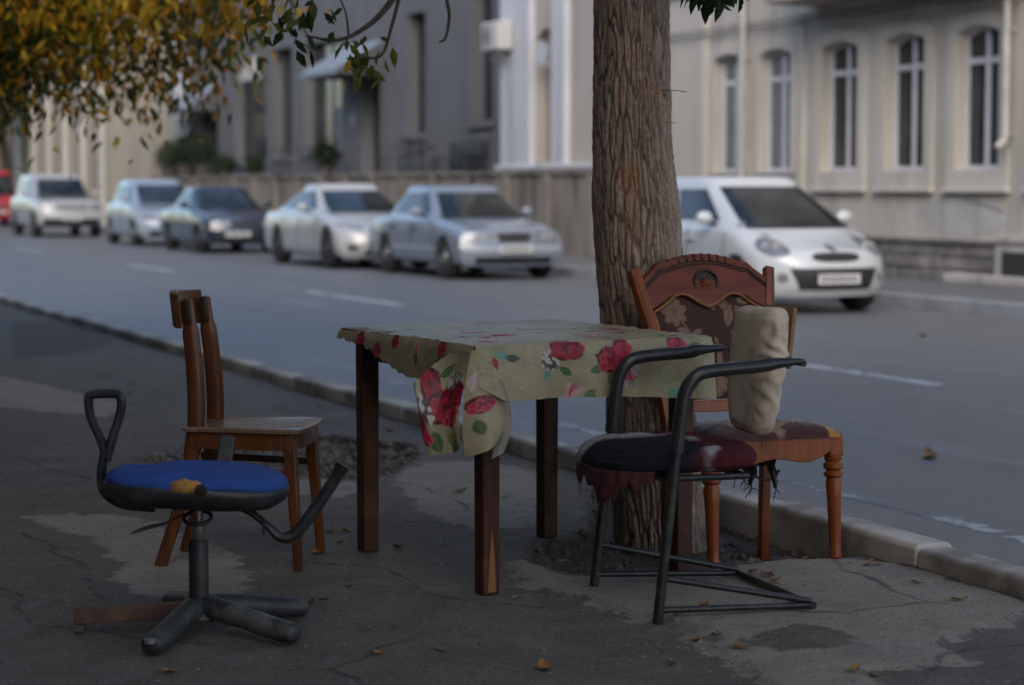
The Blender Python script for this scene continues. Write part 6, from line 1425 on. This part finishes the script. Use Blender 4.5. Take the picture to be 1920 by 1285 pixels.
def garden_chair(lab, t, s, rz):
    r = thing('garden_chair', lab, 'chair', W(t, s, 1.482), (0, 0, STREET + rz), 'iron garden chairs on the terrace')
    for x in (-.22, .22):
        for y in (-.22, .22): MB().bar((x, y, 0), (x, y, .44 if x > 0 else .9), .03, .03, up=(1, 0, 0)).build('leg', ir, r, smooth=False)
    MB().box((0, 0, .45), (.48, .48, .03)).build('seat', ir, r, bevel=.01)
    for z in (.62, .76, .89): MB().bar((-.22, -.22, z), (-.22, .22, z), .02, .04).build('back_slat', ir, r, smooth=False)
    for y in (-.22, .22): MB().bar((-.22, y, .66), (.22, y, .66), .03, .025).build('arm', ir, r, smooth=False)
garden_chair('dark iron garden chair at the end of the terrace bench row', 17.1, 47.9, rad(180)); garden_chair('dark iron garden chair between the table and its twin', 17.05, 47.0, rad(160))
tb = thing('garden_table', 'small dark iron table between garden chair and bench', 'table', W(17.05, 45.95, 1.482), ROT)
MB().lathe([(.32, .62), (.34, .63), (.34, .65), (.32, .66)], n=20).build('table_top', ir, tb); MB().tube([(0, 0, .03), (0, 0, .62)], .025, 8).build('stem', ir, tb); MB().lathe([(.2, 0), (.2, .02), (.03, .04)], n=16).build('foot', ir, tb)
bn = thing('garden_bench', 'low dark slatted bench against the grey facade', 'bench', W(17.2, 44.1, 1.482), ROT)
for y in (-.9, .9):
    for x in (-.2, .2): MB().bar((x, y, 0), (x, y, .4 if x < 0 else .72), .05, .05, up=(1, 0, 0)).build('leg', ir, bn, smooth=False)
for k in range(4): MB().bar((-.2 + k * .12, -1.0, .41), (-.2 + k * .12, 1.0, .41), .09, .03).build('seat_slat', ir, bn, smooth=False)
for k in range(3): MB().bar((.24, -1.0, .5 + k * .1), (.24, 1.0, .5 + k * .1), .025, .075).build('back_slat', ir, bn, smooth=False)
rl = thing('terrace_railing', 'dark iron railing on the terrace edge before the wide window', 'railing', W(16.5, 54.2, 1.54), ROT)
for y in np.linspace(-1.6, 1.6, 5): MB().bar((0, y, 0), (0, y, .72), .035, .035, up=(1, 0, 0)).build('post', ir, rl, smooth=False)
for z in (.25, .70): MB().bar((0, -1.65, z), (0, 1.65, z), .03, .045).build('rail', ir, rl, smooth=False)

# ================================================================== FALLEN LEAVES
leafsp = [(-0.67, 6.4), (-0.51, 6.68), (0.01, 6.5), (-0.65, 7.74), (-0.6, 7.77), (-0.39, 7.4), (-0.67, 7.29), (0.18, 7.42), (0.21, 7.45), (0.44, 6.31), (0.48, 6.18), (0.56, 6.29), (0.5, 5.86), (0.56, 5.9), (0.61, 5.73), (0.76, 6.84), (0.47, 6.81), (0.87, 5.44), (0.92, 5.41), (1.38, 7.08), (1.21, 7.06), (-0.36, 5.7), (-0.19, 5.76), (0.42, 5.61), (0.08, 5.52), (-0.61, 6.44), (-0.57, 6.5), (-0.21, 8.76), (-0.61, 9.17), (-0.88, 5.49), (0.97, 7.2), (0.93, 7.18), (1.03, 7.29), (0.82, 6.7), (0.81, 6.79), (-0.6, 7.51), (0.9, 7.35), (1.0, 7.42), (.12, 7.5), (.25, 7.3), (-2.3, 13.0), (-1.2, 11.2)] + [tuple(W(3.82 - .14 * ((k * 37) % 10) / 10, 5.1 + .31 * k + .1 * math.sin(k * 3.1)))[:2] for k in range(22)]
road_l = [(-2.32, 17.47), (-2.25, 16.9), (2.11, 10.93), (3.77, 19.87), (1.2, 12.5)]
rng = random.Random(77); nr = np.random.default_rng(77)
cols_l = [((.30, .125, .03), 'orange brown'), ((.40, .25, .05), 'yellow'), ((.17, .085, .04), 'dry brown'), ((.28, .175, .095), 'pale tan')]
leaf_mats = [P('fallen_leaf_%d' % k, c, .8, tuple(x * .6 for x in c), 40) for k, (c, nme) in enumerate(cols_l)]
protos = []
LANDMARKS = [(-.076, 6.55, 'by the split table leg'), (-.47, 7.36, 'by the left table leg under the torn hem'), (.13, 7.7, 'by the table leg at the tree pit'), (.45, 6.2, 'between the front legs of the tubular armchair'), (.85, 6.4, 'beside the rear rail of the tubular armchair'), (.9, 7.1, 'under the carved chair'), (.55, 5.8, 'on the concrete patch before the armchair'), (.9, 5.4, 'on the concrete by the dark round stain'), (1.3, 7.05, 'beside the kerb stones'), (-.6, 6.4, 'beside the office chair base'), (-.7, 7.4, 'behind the wooden chair'), (-.88, 5.5, 'before the office chair'), (-.2, 5.7, 'on bare asphalt before the table'), (-.5, 9.2, 'at the edge of the gravel hole'), (-1.8, 12.0, 'on the pavement far behind the wooden chair'), (.2, 7.4, 'in the soil of the tree pit'), (.8, 6.85, 'under the armchair backrest')]
for k in range(6):
    b = MB(); n = 9; Lf = 1.0; bend = rng.uniform(.05, .25); curl = rng.uniform(.1, .5)
    def lp(u, v_): 
        w_ = .24 * math.sin(math.pi * min(1, u * .96 + .03)) ** .85 * (1 + .12 * math.sin(u * 19 + k)); y = (v_ - .5) * 2 * w_
        return (u - .5, y + .06 * math.sin(u * 3 + k), bend * 4 * (u - .5) ** 2 + curl * abs(y) * (1 + .6 * math.sin(u * 8 + k)))
    b.grid(lp, n, 4); b.tube([(-.5, .0, bend), (-.62, .02, bend + .05), (-.74, .03, bend * .6)], .012, 5); protos.append(b)
for i, (x, y) in enumerate(leafsp + road_l):
    k = rng.randrange(4); b = protos[i % 6]; t_, s_ = to_ts(x, y)
    z = float(ground_h(s_, t_)) if i < len(leafsp) else ROAD_Z
    size = rng.uniform(.04, .075) if i < len(leafsp) else .16
    nb = MB(); nb.add([(p[0] * size, p[1] * size, p[2] * size) for p in b.v], b.f)
    o = nb.build('fallen_leaf', leaf_mats[k], None, loc=(x, y, z + .004), rot=(rng.uniform(-.15, .15), rng.uniform(-.15, .15), rng.uniform(0, 6.28)))
    near = min(LANDMARKS, key=lambda q_: math.hypot(q_[0] - x, q_[1] - y))[2] if i < len(leafsp) else 'on the road asphalt'
    tag(o, cols_l[k][1] + ' fallen leaf lying ' + near, 'leaf', 'fallen leaves')
